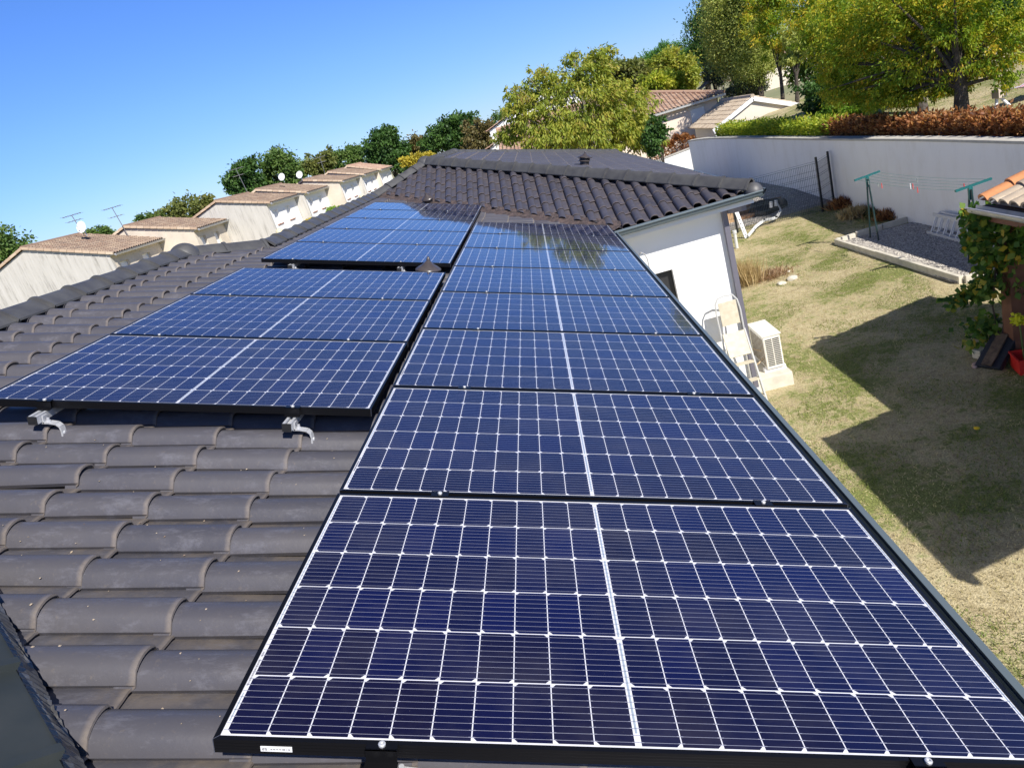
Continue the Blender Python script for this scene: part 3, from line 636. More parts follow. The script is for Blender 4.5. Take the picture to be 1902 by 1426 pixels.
# mounting rails with clamps and roof hooks
def rail(name, s, u0, n, label, group, near=0.10):
    root = thing(name, label, "mounting rail", (s * CT, u0, -s * ST), group); root.rotation_euler = (0, TH, 0)
    Ltot = n * PP - PG; f0 = -near; f1 = Ltot + 0.06; w, h = 0.038, 0.036; zt_ = -0.036
    mb = MB()
    pr = [(-w / 2, -h), (w / 2, -h), (w / 2, 0), (w * .22, 0), (w * .22, -0.008), (w * .34, -0.008), (w * .34, -0.014), (-w * .34, -0.014), (-w * .34, -0.008), (-w * .22, -0.008), (-w * .22, 0), (-w / 2, 0)]
    mb.sweep(pr, (0, f0, zt_), (0, f1, zt_), (1, 0, 0), (0, 0, 1)); mb.build("rail", ALU, root)
    mb = MB(); mb.box((0, f0 - 0.002, zt_ - h / 2), (w + 0.002, 0.004, h + 0.002)); mb.box((0, f0 - 0.0045, zt_ - h / 2), (w * .6, 0.002, h * .5)); mb.build("end_cap", BLK, root)
    def clamp(y, end):
        mb = MB()
        if end:
            mb.bb(-0.032, 0.032, y - 0.016, y + 0.008, 0.0005, 0.0035); mb.bb(-0.032, 0.032, y - 0.016, y - 0.013, -0.030, 0.0035)
            mb.bb(-0.034, 0.034, y - 0.034, y - 0.013, -0.033, -0.030)
            ms = [FRAME]
        else:
            mb.bb(-0.030, 0.030, y - 0.018, y + 0.018, 0.0005, 0.0030); ms = [FRAME]
        c = mb.build("end_clamp" if end else "mid_clamp", ms, root)
        mb = MB(); cy = y - 0.004 if end else y; mb.lathe((0, cy, 0.003), [(0.0075, 0), (0.0078, 0.005), (0.006, 0.007), (0.0035, 0.007), (0.003, 0.004), (0, 0.004)], 12)
        b = mb.build("bolt", ALU, c, smooth=True)
    clamp(-0.001, True)
    for k in range(1, n): clamp(k * PP - PG / 2, False)
    ys = [f0 + 0.045] + [k * 1.1 + 0.7 for k in range(int(Ltot / 1.1))]
    for y in ys:
        mb = MB(); bx = w / 2
        pts = [(-0.01, -0.078), (0.045, -0.078), (0.075, -0.082), (0.090, -0.095), (0.095, -0.115), (0.096, -0.150)]
        for (a, b) in zip(pts, pts[1:]): mb.beam((a[0], y, a[1]), (b[0], y, b[1]), 0.030, 0.007, up=(1, 0, 0.01) if abs(b[0] - a[0]) < .01 else (0, 0, 1))
        mb.beam((bx + 0.004, y, -0.080), (bx + 0.004, y, -0.045), 0.03, 0.006, up=(1, 0, 0))
        mb.lathe((bx + 0.018, y, -0.075), [(0.010, 0), (0.010, 0.006), (0.006, 0.008), (0.006, 0.018), (0, 0.018)], 10)
        mb.lathe((0.098, y, -0.125), [(0.009, 0), (0.009, 0.006), (0, 0.007)], 10, ax=Vector((1, 0, 0)))
        mb.build("roof_hook", ALU, root)
    return root
g_ = "mounting rails under the panels"
rail("mounting_rail", 0.35, 0, 8, "steel rail clamped under the upper left side of the long panel row", g_, 0.045)
rail("mounting_rail", 1.46, 0, 8, "steel rail clamped under the gutter side of the long panel row", g_, 0.045)
rail("mounting_rail", -1.50, uB, 3, "galvanised rail end sticking out at the far left below the block of three panels", g_, 0.105)
rail("mounting_rail", -0.39, uB, 3, "galvanised rail end sticking out beside the long row, below the block of three panels", g_, 0.105)
rail("mounting_rail", -1.50, uC, 5, "left steel rail showing under the edge of the far block of five panels", g_, 0.10)
rail("mounting_rail", -0.50, uC, 5, "steel rail beside the cone-capped vent under the far block of five panels", g_, 0.10)

# ------------------------------------------------------------------ garden wall, gravel bed, yard things
def poly_wall(name, pts, z0s, z1, th, mt, root, side=1):
    mb = MB(); n = len(pts); L = []; Rr = []
    for i in range(n):
        a = Vector(pts[max(0, i - 1)]); b = Vector(pts[min(n - 1, i + 1)]); d = (b - a).normalized(); nn = Vector((d.y, -d.x))
        p = Vector(pts[i]); L.append(p); Rr.append(p + nn * th)
    for i in range(n - 1):
        za = z0s; q = [(*L[i], za), (*L[i + 1], za), (*L[i + 1], z1), (*L[i], z1)]; mb.face(q)
        mb.face([(*Rr[i + 1], za), (*Rr[i], za), (*Rr[i], z1), (*Rr[i + 1], z1)]); mb.face([(*L[i], z1), (*L[i + 1], z1), (*Rr[i + 1], z1), (*Rr[i], z1)])
    for i in (0, n - 1): mb.face([(*L[i], z0s), (*Rr[i], z0s), (*Rr[i], z1), (*L[i], z1)])
    return child(mb, name, mt, root)
def refine(pts, k):
    """Catmull-Rom through the measured points"""
    P = [Vector(p) for p in pts]; out = []
    for i in range(len(P) - 1):
        a, b, c, d = P[max(0, i - 1)], P[i], P[i + 1], P[min(len(P) - 1, i + 2)]
        for j in range(k):
            t = j / k; out.append(0.5 * ((2 * b) + (c - a) * t + (2 * a - 5 * b + 4 * c - d) * t * t + (3 * b - a - 3 * c + d) * t ** 3))
    out.append(P[-1]); return out
gw = thing("garden_wall", "long white rendered garden wall with a pale stone coping, curving away at its far end", "garden wall", (9.8, 5, -3.94))
WP = refine(WALLP, 5)
poly_wall("wall", WP, -4.3, -1.905, 0.2, PLASW, gw)
WPo = refine([(x - 0.035, y) for x, y in WALLP], 5)
cp = MB()
STONE = noisy("pale_coping", (0.50, 0.48, 0.43), (0.38, 0.365, 0.33), 4, 0.9, 60, 0.3, 0.004)
n = len(WPo)
for i in range(n - 1):
    a, b = WPo[i], WPo[i + 1]; d = (b - a).normalized(); nn = Vector((d.y, -d.x)) * 0.27
    q = [Vector((*a, -1.903)), Vector((*b, -1.903)), Vector((*(b + nn), -1.903)), Vector((*(a + nn), -1.903))]; U = Vector((0, 0, 0.055))
    cp.face([p + U for p in q]); cp.face(q[::-1]); cp.face([q[0], q[1], q[1] + U, q[0] + U]); cp.face([q[2], q[3], q[3] + U, q[2] + U])
    if i in (0, n - 2): cp.face([q[0], q[3], q[3] + U, q[0] + U]); cp.face([q[1], q[2], q[2] + U, q[1] + U])
child(cp, "coping", STONE, gw)
pA = ony(1246, 290, 36.8); pB = ony(1308, 266, 36.8)
bw = thing("boundary_wall", "sunlit white wall with a thin coping beyond the end of the curved garden wall", "wall", (8, 36.8, -4.2))
mb = MB(); x0 = pA.x - 5; x1 = 8.9; sl = (pB.z - pA.z) / (pB.x - pA.x); za = pA.z - 5 * sl; zb_ = pA.z + sl * (x1 - pA.x)
mb.mesh([(x0, 36.8, -4.3), (x1, 36.8, -4.3), (x1, 36.8, zb_), (x0, 36.8, za), (x0, 37, -4.3), (x1, 37, -4.3), (x1, 37, zb_), (x0, 37, za)], [(0, 1, 2, 3), (5, 4, 7, 6), (3, 2, 6, 7), (1, 5, 6, 2), (4, 0, 3, 7)])
child(mb, "wall", PLAST, bw)
mb = MB(); mb.beam((x0, 36.9, za + 0.025), (x1, 36.9, zb_ + 0.025), 0.27, 0.05); child(mb, "coping", STONE, bw)
# gravel bed
GX0, GX1, GY0, GY1 = 7.86, 9.70, 12.02, 17.15
GRAV = noisy("grey_gravel", (0.20, 0.19, 0.18), (0.42, 0.39, 0.35), 26, 0.95, 22, 1.0, 0.04)
mb = MB(); mb.face([(GX0 + .14, GY0, -3.915), (GX1 + .03, GY0, -3.915), (GX1 - .03, GY1, -3.915), (GX0 - .06, GY1, -3.915)])
tag(mb.build("gravel_bed", GRAV), kind="structure")
def stones(name, n, fn, zf, smin, smax, mt):
    mb = MB(); base = [(1, 0, 0), (-1, 0, 0), (0, 1, 0), (0, -1, 0), (0, 0, .7), (0, 0, -.7)]; fs = [(0, 2, 4), (2, 1, 4), (1, 3, 4), (3, 0, 4), (2, 0, 5), (1, 2, 5), (3, 1, 5), (0, 3, 5)]
    V = []; Fc = []; R = []
    for _ in range(n):
        x, y = fn(); s = rnd.uniform(smin, smax); a = rnd.random() * 6.3; ca, sa = math.cos(a), math.sin(a); k = len(V); q = rnd.random(); e = rnd.uniform(.6, 1.2)
        tx, ty = rnd.uniform(-.4, .4), rnd.uniform(-.4, .4)
        for bx, by, bz in base: bx *= e; V.append((x + s * (bx * ca - by * sa), y + s * (bx * sa + by * ca), zf(x, y) + s * (bz + tx * bx + ty * by) * .8))
        for f in fs: Fc.append(tuple(i + k for i in f)); R.append(q)
    me = bpy.data.meshes.new(name); me.from_pydata(V, [], Fc); me.materials.append(mt)
    at = me.attributes.new("rnd", 'FLOAT', 'FACE'); at.data.foreach_set('value', R)
    o = bpy.data.objects.new(name, me); COL.objects.link(o); return tag(o, kind="stuff")
def rndmat(name, cols, rough=0.9):
    m = mat(name, cols[0], rough); nt, b = nodes(m); at = N(nt, "ShaderNodeAttribute", attribute_name="rnd")
    r = ramp(nt, at.outputs["Fac"], [(i / (len(cols) - 1), c) for i, c in enumerate(cols)]); nt.links.new(r.outputs[0], b.inputs["Base Color"]); return m
PEB = rndmat("pebbles", [(0.48, 0.45, 0.41), (0.27, 0.25, 0.23), (0.58, 0.54, 0.47), (0.36, 0.33, 0.30), (0.20, 0.19, 0.18)])
stones("gravel", 11000, lambda: (rnd.uniform(GX0 + .06, GX1 - .0), rnd.uniform(GY0 + .05, GY1 - .05)), lambda x, y: -3.912, 0.014, 0.032, PEB)
mb = MB()
def pathz(x, y): return gz(x, y) + 0.012
vs = []; ysp = [21.4, 22.5, 24.5, 28, 32, 35]; 
for y in ysp:
    for i in range(5): x = 5.2 + (wallx(y) - 5.2) * i / 4; vs.append((x, y, pathz(x, y)))
mb.mesh(vs, [(j * 5 + i, j * 5 + i + 1, (j + 1) * 5 + i + 1, (j + 1) * 5 + i) for j in range(len(ysp) - 1) for i in range(4)])
tag(mb.build("gravel_path", GRAV), kind="structure")
stones("gravel", 5000, lambda: (rnd.uniform(5.6, 9.35), rnd.uniform(21.4, 27)), lambda x, y: pathz(x, y), 0.016, 0.035, PEB)
# concrete kerbs
CONC = noisy("pale_concrete", (0.64, 0.60, 0.50), (0.48, 0.45, 0.38), 6, 0.9, 70, 0.4, 0.004)
kerbroot = thing("concrete_edging", "low pale concrete kerb stones framing the gravel bed", "edging", (GX0, GY0, -3.94))
kl = [((7.80 + 0.20 * (1 - k / 5), GY0 + (GY1 - GY0) * k / 5), (7.80 + 0.20 * (1 - (k + 1) / 5), GY0 + (GY1 - GY0) * (k + 1) / 5)) for k in range(5)]
kl += [((8.05, 12.0), (8.95, 11.98)), ((8.96, 11.98), (9.72, 11.96)), ((7.82, 17.16), (8.30, 17.2)), ((8.34, 17.24), (9.0, 17.28)), ((9.02, 17.3), (9.66, 17.34))]
for (a, b) in kl:
    mb = MB(); d = (Vector(b) - Vector(a)).normalized() * 0.004; j = rnd.uniform(-.008, .008)
    mb.beam((a[0] + d.x, a[1] + d.y, -3.885 + j), (b[0] - d.x, b[1] - d.y, -3.885 + j), 0.085, 0.17); child(mb, "kerb_stone", CONC, kerbroot, bev=0.008)
# clothes line
TEAL = mat("teal_paint", (0.012, 0.12, 0.125), 0.4); DTEAL = mat("dark_green_paint", (0.006, 0.028, 0.030), 0.4)
def cpost(x, y, xm, label, half=0.30):
    t = thing("clothesline_post", label, "clothesline post", (x, y, -3.91), "clothesline posts")
    for dy in (-0.22, 0.22):
        mb = MB(); mb.tube([(x, y + dy, -3.92), (x, y + dy * 0.15, -2.42)], 0.019, 10); child(mb, "leg", DTEAL, t, smooth=True)
    mb = MB(); mb.beam((x, y, -2.62), (x, y, -2.36), 0.05, 0.07, up=(1, 0, 0)); child(mb, "collar", TEAL, t)
    mb = MB(); mb.beam((xm - half, y, -2.385), (xm + half, y, -2.335), 0.045, 0.04); child(mb, "crossbar", TEAL, t)
    return t
cpost(8.46, 16.50, 8.46, "far clothesline post standing at the back of the gravel bed"); cpost(8.66, 12.72, 8.72, "near clothesline post standing beside the tiled garden roof", 0.33)
cl = thing("clothesline", "five thin washing lines strung between the two green posts", "clothesline", (8.5, 14.6, -2.36))
LINES = []
for k in range(5):
    a = Vector((8.21 + 0.125 * k, 16.48, -2.38 + 0.010 * k)); b = Vector((8.43 + 0.145 * k, 12.74, -2.38 + 0.011 * k)); pts = [a.lerp(b, t / 12) - Vector((0, 0, 0.045 * 4 * (t / 12) * (1 - t / 12))) for t in range(13)]
    LINES.append(pts); mb = MB(); mb.tube(pts, 0.0035, 5); child(mb, "line", mat("line_wire%d" % k, (0.16, 0.30, 0.27), 0.5) if k == 0 else MATS["line_wire0"], cl)
pegc = {"red": mat("red_peg", (0.65, 0.06, 0.06), 0.5), "white": WHITE, "grey": mat("grey_peg", (0.2, 0.24, 0.22), 0.6)}
for i, (k, t, c_, lab) in enumerate(((0, 3.5, "red", "red peg third from the far post"), (0, 1.7, "grey", "grey peg closest to the far post"), (0, 3.0, "grey", "small grey peg just before the red one near the far post"), (1, 6.6, "red", "red peg beside the white peg in the middle of the line"), (1, 6.3, "white", "white peg in the middle of the line"), (0, 7.9, "red", "largest red peg past the middle of the line"), (2, 11.2, "red", "red peg closest to the near post"), (3, 5.6, "grey", "grey peg on a back line"))):
    P = LINES[k][int(t)].lerp(LINES[k][min(12, int(t) + 1)], t % 1); mb = MB(); s_ = 0.8 if c_ == "grey" else 1.25
    mb.beam(P + Vector((0, 0, 0.02)), P + Vector((0.008, 0.012, -0.075 * s_)), 0.016 * s_, 0.010, up=(1, 0, 0)); mb.beam(P + Vector((0, 0, 0.02)), P + Vector((-0.005, -0.018, -0.075 * s_)), 0.016 * s_, 0.010, up=(1, 0, 0))
    o = mb.build("clothes_peg", pegc[c_], loc=P); tag(o, lab, "clothes peg", "pegs on the washing lines")
# aluminium ladder on its side by the wall
lad = thing("aluminium_ladder", "two-section aluminium ladder lying on its side against the garden wall", "ladder", (9.4, 14.3, -3.91))
for sec, (xb, xt, zo) in enumerate(((9.33, 9.50, 0), (9.42, 9.58, 0.02))):
    for (x, z) in ((xb, -3.88 + zo), (xt, -3.50 + zo)):
        mb = MB(); mb.beam((x, 12.6 + sec * .1, z), (x, 15.75 - sec * .12, z), 0.03, 0.07); child(mb, "rail", ALUB, lad)
    for k in range(12):
        y = 12.85 + k * 0.25 + sec * 0.05
        mb = MB(); mb.tube([(xb, y, -3.88 + zo), (xt, y, -3.50 + zo)], 0.016, 8); child(mb, "rung", ALUB, lad)
# mesh fence
fen = thing("mesh_fence", "dark welded mesh garden fence with two tall posts in front of the white wall", "fence", (8.85, 20.6, -3.82))
FG = mat("dark_green_wire", (0.018, 0.03, 0.04), 0.45); FP = mat("anthracite_post", (0.008, 0.010, 0.012), 0.4)
p1 = Vector((8.86, 20.64, gz(8.86, 20.64))); p2 = Vector((9.40, 21.15, gz(9.4, 21.15))); p0 = Vector((5.0, 21.15, gz(5, 21.15)))
for p, hh in ((p1, 1.62), (p2, 1.58), (p0.lerp(p1, 0.36), 1.5)):
    mb = MB(); mb.beam(p, p + Vector((0, 0, hh)), 0.06, 0.05, up=(1, 0, 0)); child(mb, "post", FP, fen)
for a, b, nn in ((p0, p1, 78), (p1, p2, 15)):
    mb = MB()
    for i in range(nn + 1):
        q = a.lerp(b, i / nn); mb.tube([q + Vector((0, 0, 0.03)), q + Vector((0, 0, 1.46))], 0.0042, 4, cap=False)
    for k in range(8):
        z = 0.05 + 0.2 * k; mb.tube([a + Vector((0, 0, z)), b + Vector((0, 0, z))], 0.0052 if k in (0, 3, 5, 7) else .0042, 4, cap=False)
        if k in (0, 3, 5, 7): mb.tube([a + Vector((0, .02, z + .05)), b + Vector((0, .02, z + .05))], 0.0045, 4, cap=False)
    child(mb, "mesh_panel", FG, fen)
# timber, box, bag, tubes beyond the fence
WOODB = noisy("brown_timber", (0.20, 0.10, 0.05), (0.30, 0.17, 0.09), 8, 0.8, 40, 0.3, 0.004)
def plank(a, b, w_, h_, lab, g="timbers stacked beyond the fence"):
    mb = MB(); mb.beam(a, b, w_, h_); o = mb.build("timber_beam", WOODB, loc=(Vector(a) + Vector(b)) / 2, bev=0.006); tag(o, lab, "timber", g)
gb = lambda x, y, h=0: Vector((x, y, gz(x, y) + h))
plank(gb(6.95, 23.5, .10), gb(8.45, 22.95, .12), 0.30, 0.18, "long dark timber beam behind the black bag"); plank(gb(6.7, 22.9, .09), gb(7.65, 22.75, .13), 0.28, 0.16, "middle brown timber beam beside the cardboard box")
plank(gb(6.9, 22.35, .07), gb(7.5, 22.3, .07), 0.22, 0.12, "short reddish timber offcut in front of the others")
CARD = noisy("cardboard", (0.42, 0.26, 0.13), (0.50, 0.33, 0.18), 5, 0.85)
bx = thing("cardboard_box", "open brown cardboard box on the ground by the house corner", "cardboard box", tuple(gb(6.45, 22.5)))
mb = MB(); q = gb(6.45, 22.5); mb.box(q + Vector((0, 0, .17)), (0.46, 0.4, 0.34)); child(mb, "body", CARD, bx, bev=.004)
for sx in (-1, 1): mb = MB(); mb.beam(q + Vector((sx * .23, 0, .345)), q + Vector((sx * .38, 0, .40)), .38, .006); child(mb, "flap", CARD, bx)
mb = MB(); q = gb(7.75, 22.35)
ls = []; nu, nv = 18, 9
for j in range(nv):
    v = j / (nv - 1)
    for i in range(nu):
        a = 2 * PI * i / nu; r = math.cos(v * PI / 2) ** .6 * (1 + .22 * math.sin(a * 3 + 1) + .13 * math.sin(a * 7 + v * 5)); ls.append(q + Vector((math.cos(a) * .55 * r, math.sin(a) * .34 * r, .34 * math.sin(v * PI / 2) * (1 + .3 * math.sin(a * 2 + 4 * v)))))
mb.mesh(ls, [(j * nu + i, j * nu + (i + 1) % nu, (j + 1) * nu + (i + 1) % nu, (j + 1) * nu + i) for j in range(nv - 1) for i in range(nu)])
BAGM = noisy("black_plastic_sheet", (0.008, 0.008, 0.010), (0.02, 0.02, 0.025), 12, 0.3, 14, 1.0, 0.05)
tag(mb.build("plastic_bag", BAGM, loc=q, smooth=True), "crumpled black plastic bag on the gravel behind the mesh fence", "bag")
tb = thing("drain_pipes", "bundle of thin grey tubes with white and dark couplings trailing over the grass edge", "pipes", tuple(gb(7.3, 20.9)))
e1, e2 = gb(6.45, 20.05, .05), gb(7.25, 21.0, .12); e3 = gb(7.62, 21.0, .10); e4 = gb(7.95, 21.75, .30)
for k in range(3):
    o_ = Vector((0.0, 0.035 * k, 0.018 * k)); mb = MB(); mb.tube([p + o_ for p in (e1, e1.lerp(e2, .5) + Vector((0, 0, .05)), e2, e2.lerp(e3, .5) + Vector((.02, -.1, 0)), e3, e3.lerp(e4, .5) + Vector((.1, -.06, 0)), e4)], 0.021, 8); child(mb, "tube", PVCG, tb, smooth=True)
for t, mm, nm in ((0, WHITE, "coupling"), (0.13, WHITE, "coupling"), (0.30, mat("dark_grey_pvc", (0.06, 0.06, 0.07), .5), "coupling")):
    mb = MB(); c0 = e4 + Vector((-.22 + t * 1.2, 0.02, .03)); mb.tube([c0 + Vector((0, 0, -.06)), c0 + Vector((0.02, 0, .12))], 0.05 if t < .2 else .075, 12); child(mb, nm, mm, tb, smooth=True)
for p in (e1.lerp(e2, .35), e2, e3): mb = MB(); mb.lathe(p + Vector((0, .03, -.03)), [(0, 0), (.042, 0), (.042, .09), (0, .09)], 10); child(mb, "strap", BLK, tb)
ml = thing("metal_channel", "white galvanised metal channel leaning beside the corner of the house", "metal channel", tuple(gb(6.4, 20.1)))
mt_, mbm = ony(1366, 388, 20.3), gb(6.42, 20.15); mb = MB(); mb.beam(mbm, mt_, 0.10, 0.012, up=(0, -1, .3)); mb.beam(mbm + Vector((-.045, .03, 0)), mt_ + Vector((-.045, .03, 0)), 0.012, 0.06, up=(0, -1, .3)); child(mb, "channel", WHITE, ml)
mb = MB(); d = (mt_ - mbm).normalized()
for k in range(5): mb.box(mbm + d * (.10 + .12 * k) + Vector((-.01, -.012, 0)), (.03, .008, .03))
child(mb, "bolt_holes", BLK, ml)
pv = ony(1364, 434, 19.4); tag(MB().tube([(pv.x, pv.y, gz(pv.x, pv.y)), (pv.x + .01, pv.y, pv.z + .02)], 0.045, 12).lathe((pv.x + .01, pv.y, pv.z), [(0, .0), (.06, .0), (.06, .09), (0, .09)], 12).build("standpipe", PVCG, smooth=True, loc=pv), "short grey plastic standpipe poking up behind the downpipe", "pipe")
# stepladder against the house wall
CREAM = noisy("cream_paint", (0.46, 0.41, 0.30), (0.56, 0.51, 0.40), 12, 0.6); LALU = mat("white_ladder_tube", (0.50, 0.50, 0.48), 0.4, 0.2)
sl_ = thing("stepladder", "white stepladder with a cream platform and tray leaning on the sunny house wall", "stepladder", (3.15, 8.95, -3.94))
Lb, Lt = Vector((2.90, 8.66, -3.93)), Vector((2.945, 9.02, -2.62)); Rb, Rt = Vector((3.36, 8.66, -3.93)), Vector((3.285, 9.02, -2.62))
for a, b in ((Lb, Lt), (Rb, Rt)):
    mb = MB(); mb.beam(a, b, 0.022, 0.05); child(mb, "front_rail", LALU, sl_)
for a, b in (((2.93, 9.26, -3.93), (2.97, 9.10, -2.72)), ((3.31, 9.26, -3.93), (3.26, 9.10, -2.72))):
    mb = MB(); mb.tube([a, b], 0.014, 8); child(mb, "rear_leg", LALU, sl_, smooth=True)
hp = [Lt + Vector((0, 0, -.08)), Lt + Vector((-.005, .03, .30)), Lt + Vector((.01, .055, .44)), Lt + Vector((.06, .065, .52)), Vector((3.115, 9.09, -2.08)), Rt + Vector((-.06, .065, .52)), Rt + Vector((-.01, .055, .44)), Rt + Vector((.005, .03, .30)), Rt + Vector((0, 0, -.08))]
mb = MB(); mb.tube(hp, 0.013, 8); child(mb, "hand_hoop", LALU, sl_, smooth=True)
def slab(name, c4, t, mt):
    mb = MB(); c4 = [Vector(p) for p in c4]; nn = (c4[1] - c4[0]).cross(c4[3] - c4[0]).normalized() * t
    mb.mesh(c4 + [p + nn for p in c4], [(0, 1, 2, 3), (7, 6, 5, 4), (0, 4, 5, 1), (1, 5, 6, 2), (2, 6, 7, 3), (3, 7, 4, 0)]); return child(mb, name, mt, sl_, bev=0.004)
slab("tray", [(2.99, 9.03, -2.52), (3.25, 9.03, -2.52), (3.25, 9.07, -2.17), (2.99, 9.07, -2.17)], 0.02, CREAM)
slab("platform", [(2.955, 8.80, -2.95), (3.265, 8.80, -2.95), (3.27, 9.00, -2.64), (2.955, 9.00, -2.64)], 0.03, CREAM)
for z in (-3.10, -3.36, -3.62, -3.84):
    t = (z - Lb.z) / (Lt.z - Lb.z); a = Lb.lerp(Lt, t); b = Rb.lerp(Rt, t); mb = MB(); mb.beam(a + Vector((0.01, -.01, 0)), b + Vector((-.01, -.01, 0)), 0.09, 0.022); child(mb, "step", CREAM, sl_, bev=0.003)
# heat pump unit on its slab
ac = thing("heat_pump_unit", "cream air conditioner outdoor unit with dark side grille beside the house corner", "air conditioner", (3.83, 10.1, -3.7))
ACM = noisy("cream_enamel", (0.70, 0.67, 0.58), (0.75, 0.72, 0.63), 3, 0.45)
mb = MB(); mb.bb(3.70, 3.97, 9.72, 10.48, -3.66, -3.11); child(mb, "casing", ACM, ac, bev=0.018)
mb = MB(); mb.bb(3.685, 3.985, 9.705, 10.495, -3.108, -3.085); child(mb, "lid", ACM, ac, bev=0.006)
mb = MB()
for j in range(15):
    z = -3.61 + j * 0.031
    for (a, b) in ((3.725, 3.828), (3.842, 3.945)): mb.bb(a, b, 9.7165, 9.722, z, z + 0.017)
child(mb, "side_grille", BLK, ac)
mb = MB()
for k in range(9): mb.bb(3.693, 3.702, 9.78 + k * .075, 9.80 + k * .075, -3.62, -3.16)
child(mb, "coil", mat("brown_coil", (0.14, 0.10, 0.06), 0.6, 0.4), ac)
mb = MB(); mb.bb(3.66, 4.0, 9.76, 9.86, -3.72, -3.66); mb.bb(3.66, 4.0, 10.34, 10.44, -3.72, -3.66); child(mb, "mounting_feet", WHITE, ac)
mb = MB(); mb.tube([(3.70, 9.86, -3.5), (3.60, 9.82, -3.55), (3.50, 9.85, -3.62), (3.43, 9.9, -3.64)], 0.012, 6); mb.tube([(3.70, 9.92, -3.4), (3.6, 9.98, -3.35), (3.42, 10.0, -3.4)], 0.012, 6); child(mb, "pipework", mat("tan_pipe", (0.40, 0.30, 0.18), 0.6), ac)
mb = MB(); mb.bb(3.44, 4.02, 9.55, 10.62, -3.98, -3.72); tag(mb.build("concrete_slab", CONC, loc=(3.73, 10.08, -3.9), bev=0.015), "thick pale concrete slab under the air conditioner unit", "slab")
# ------------------------------------------------------------------ tiled garden roof at the right edge
gan = thing("garden_shelter", "garden shelter with canal-tile roof, grey gutter and brown timber posts at the right edge", "shelter", (7.0, 8.7, -3.94))
gX, gY, gZ = 6.35, 8.68, -1.65
WOODD = noisy("red_brown_post", (0.12, 0.050, 0.028), (0.18, 0.080, 0.046), 7, 0.75, 50, 0.3, 0.004)
def canal_roof(parent, x0, y0, z0, ly, rows, pitch, name, mt, wd=0.21, gauge=0.36, tw=None, sgn=1):
    """barrel tiles running up +x from (x0, y0) toward -y"""
    mb = MB(); ca, sa = math.cos(pitch), math.sin(pitch); D = Vector((-ca, 0, -sa)); Nn = Vector((-sa, 0, ca)); n = int(ly / wd)
    uvs = []
    for c in range(n):
        for r in range(rows):
            yc = y0 - (c + .5) * wd; q = rnd.random(); seg = 8; j0 = rnd.uniform(-.008, .008)
            st = [(-0.05, .92, 0.0), (gauge, 1.06, .022), (gauge, 1.06, .022), (gauge - .004, .86, .008)]
            for kk, (d0, sc, lf) in enumerate(st):
                for i in range(seg + 1):
                    a = PI * i / seg; rr_ = wd * .44 * sc
                    P = Vector((x0, yc + j0, z0)) - D * (r * gauge + gauge - d0) + Vector((0, math.cos(a) * rr_, 0)) + Nn * (math.sin(a) * rr_ * .8 + lf - .02)
                    mb.v.append(tuple(P)); uvs.append((i / seg * .6, kk / 3))
            k0 = len(mb.v) - 4 * (seg + 1)
            for kk in (0, 2):
                for i in range(seg):
                    mb.f.append((k0 + kk * (seg + 1) + i, k0 + kk * (seg + 1) + i + 1, k0 + (kk + 1) * (seg + 1) + i + 1, k0 + (kk + 1) * (seg + 1) + i)); mb.m.append(0); mb.r.append(q)
    L = rows * gauge
    a = Vector((x0, y0, z0)) + Nn * -.03; k0 = len(mb.v)
    for P in (a - D * .02, a - D * .02 + Vector((0, -ly, 0)), a - D * L + Vector((0, -ly, 0)), a - D * L): mb.v.append(tuple(P)); uvs.append((.3, .5))
    mb.f.append((k0, k0 + 1, k0 + 2, k0 + 3)); mb.m.append(0); mb.r.append(.4)
    o = mb.build(name, mt, None, rattr=True, uvs=uvs, smooth=True); o.data.transform(Matrix.Translation(-parent.location)); o.parent = parent; return o
canal_roof(gan, gX + .12, gY - .26, gZ + .05, 3.2, 9, math.radians(17), "roof_tiles", CLAYW)
o = canal_roof(gan, gX + .11, gY - .05, gZ + .075, .22, 9, math.radians(17), "verge_tiles", CLAYO); o["label"] = "row of newer bright orange tiles along the roof verge"
ZINC = noisy("zinc_gutter", (0.50, 0.50, 0.50), (0.36, 0.365, 0.37), 5, 0.4, metal=0.4)
child(gutter((gX + .115, gY, gZ - .01), (gX + .115, gY - 3.4, gZ - .01), (-1, 0, 0), ZINC, 0.13, 0.095), "gutter", ZINC, gan, smooth=True)
mb = MB(); mb.bb(gX + .14, gX + .2, gY - 3.4, gY - .1, gZ - .22, gZ - .02); mb.bb(gX + .2, gX + 3.4, gY - .3, gY - .16, gZ - .22, gZ - .06); child(mb, "beam", WOODD, gan)
mb = MB(); mb.bb(6.70, 6.92, 8.44, 8.66, -3.94, gZ - .02); child(mb, "post", WOODD, gan, bev=0.006)
mb = MB(); mb.bb(6.72, 6.92, 5.5, 5.7, -3.94, gZ - .02); child(mb, "post", WOODD, gan, bev=0.006)
mb = MB(); mb.bb(9.0, 9.15, 5.4, 8.7, -3.94, gZ + .4); child(mb, "back_wall", PLASW, gan)
# lower shelter roof just outside the frame (throws the nearer shadow on the lawn)
ax = thing("lean_to_roof", "lower tiled lean-to roof beyond the right edge of the frame", "lean-to", (6.3, 3.6, -3.94))
canal_roof(ax, 5.46, 5.19, -1.44, 3.1, 18, math.radians(15), "roof_tiles", CLAYW)
mb = MB(); mb.bb(5.42, 5.48, 2.05, 5.2, -1.56, -1.40); child(mb, "beam", WOODD, ax)
for y in (2.3, 5.0): mb = MB(); mb.bb(7.6, 7.75, y - .08, y + .08, -3.94, -.95); child(mb, "post", WOODD, ax)
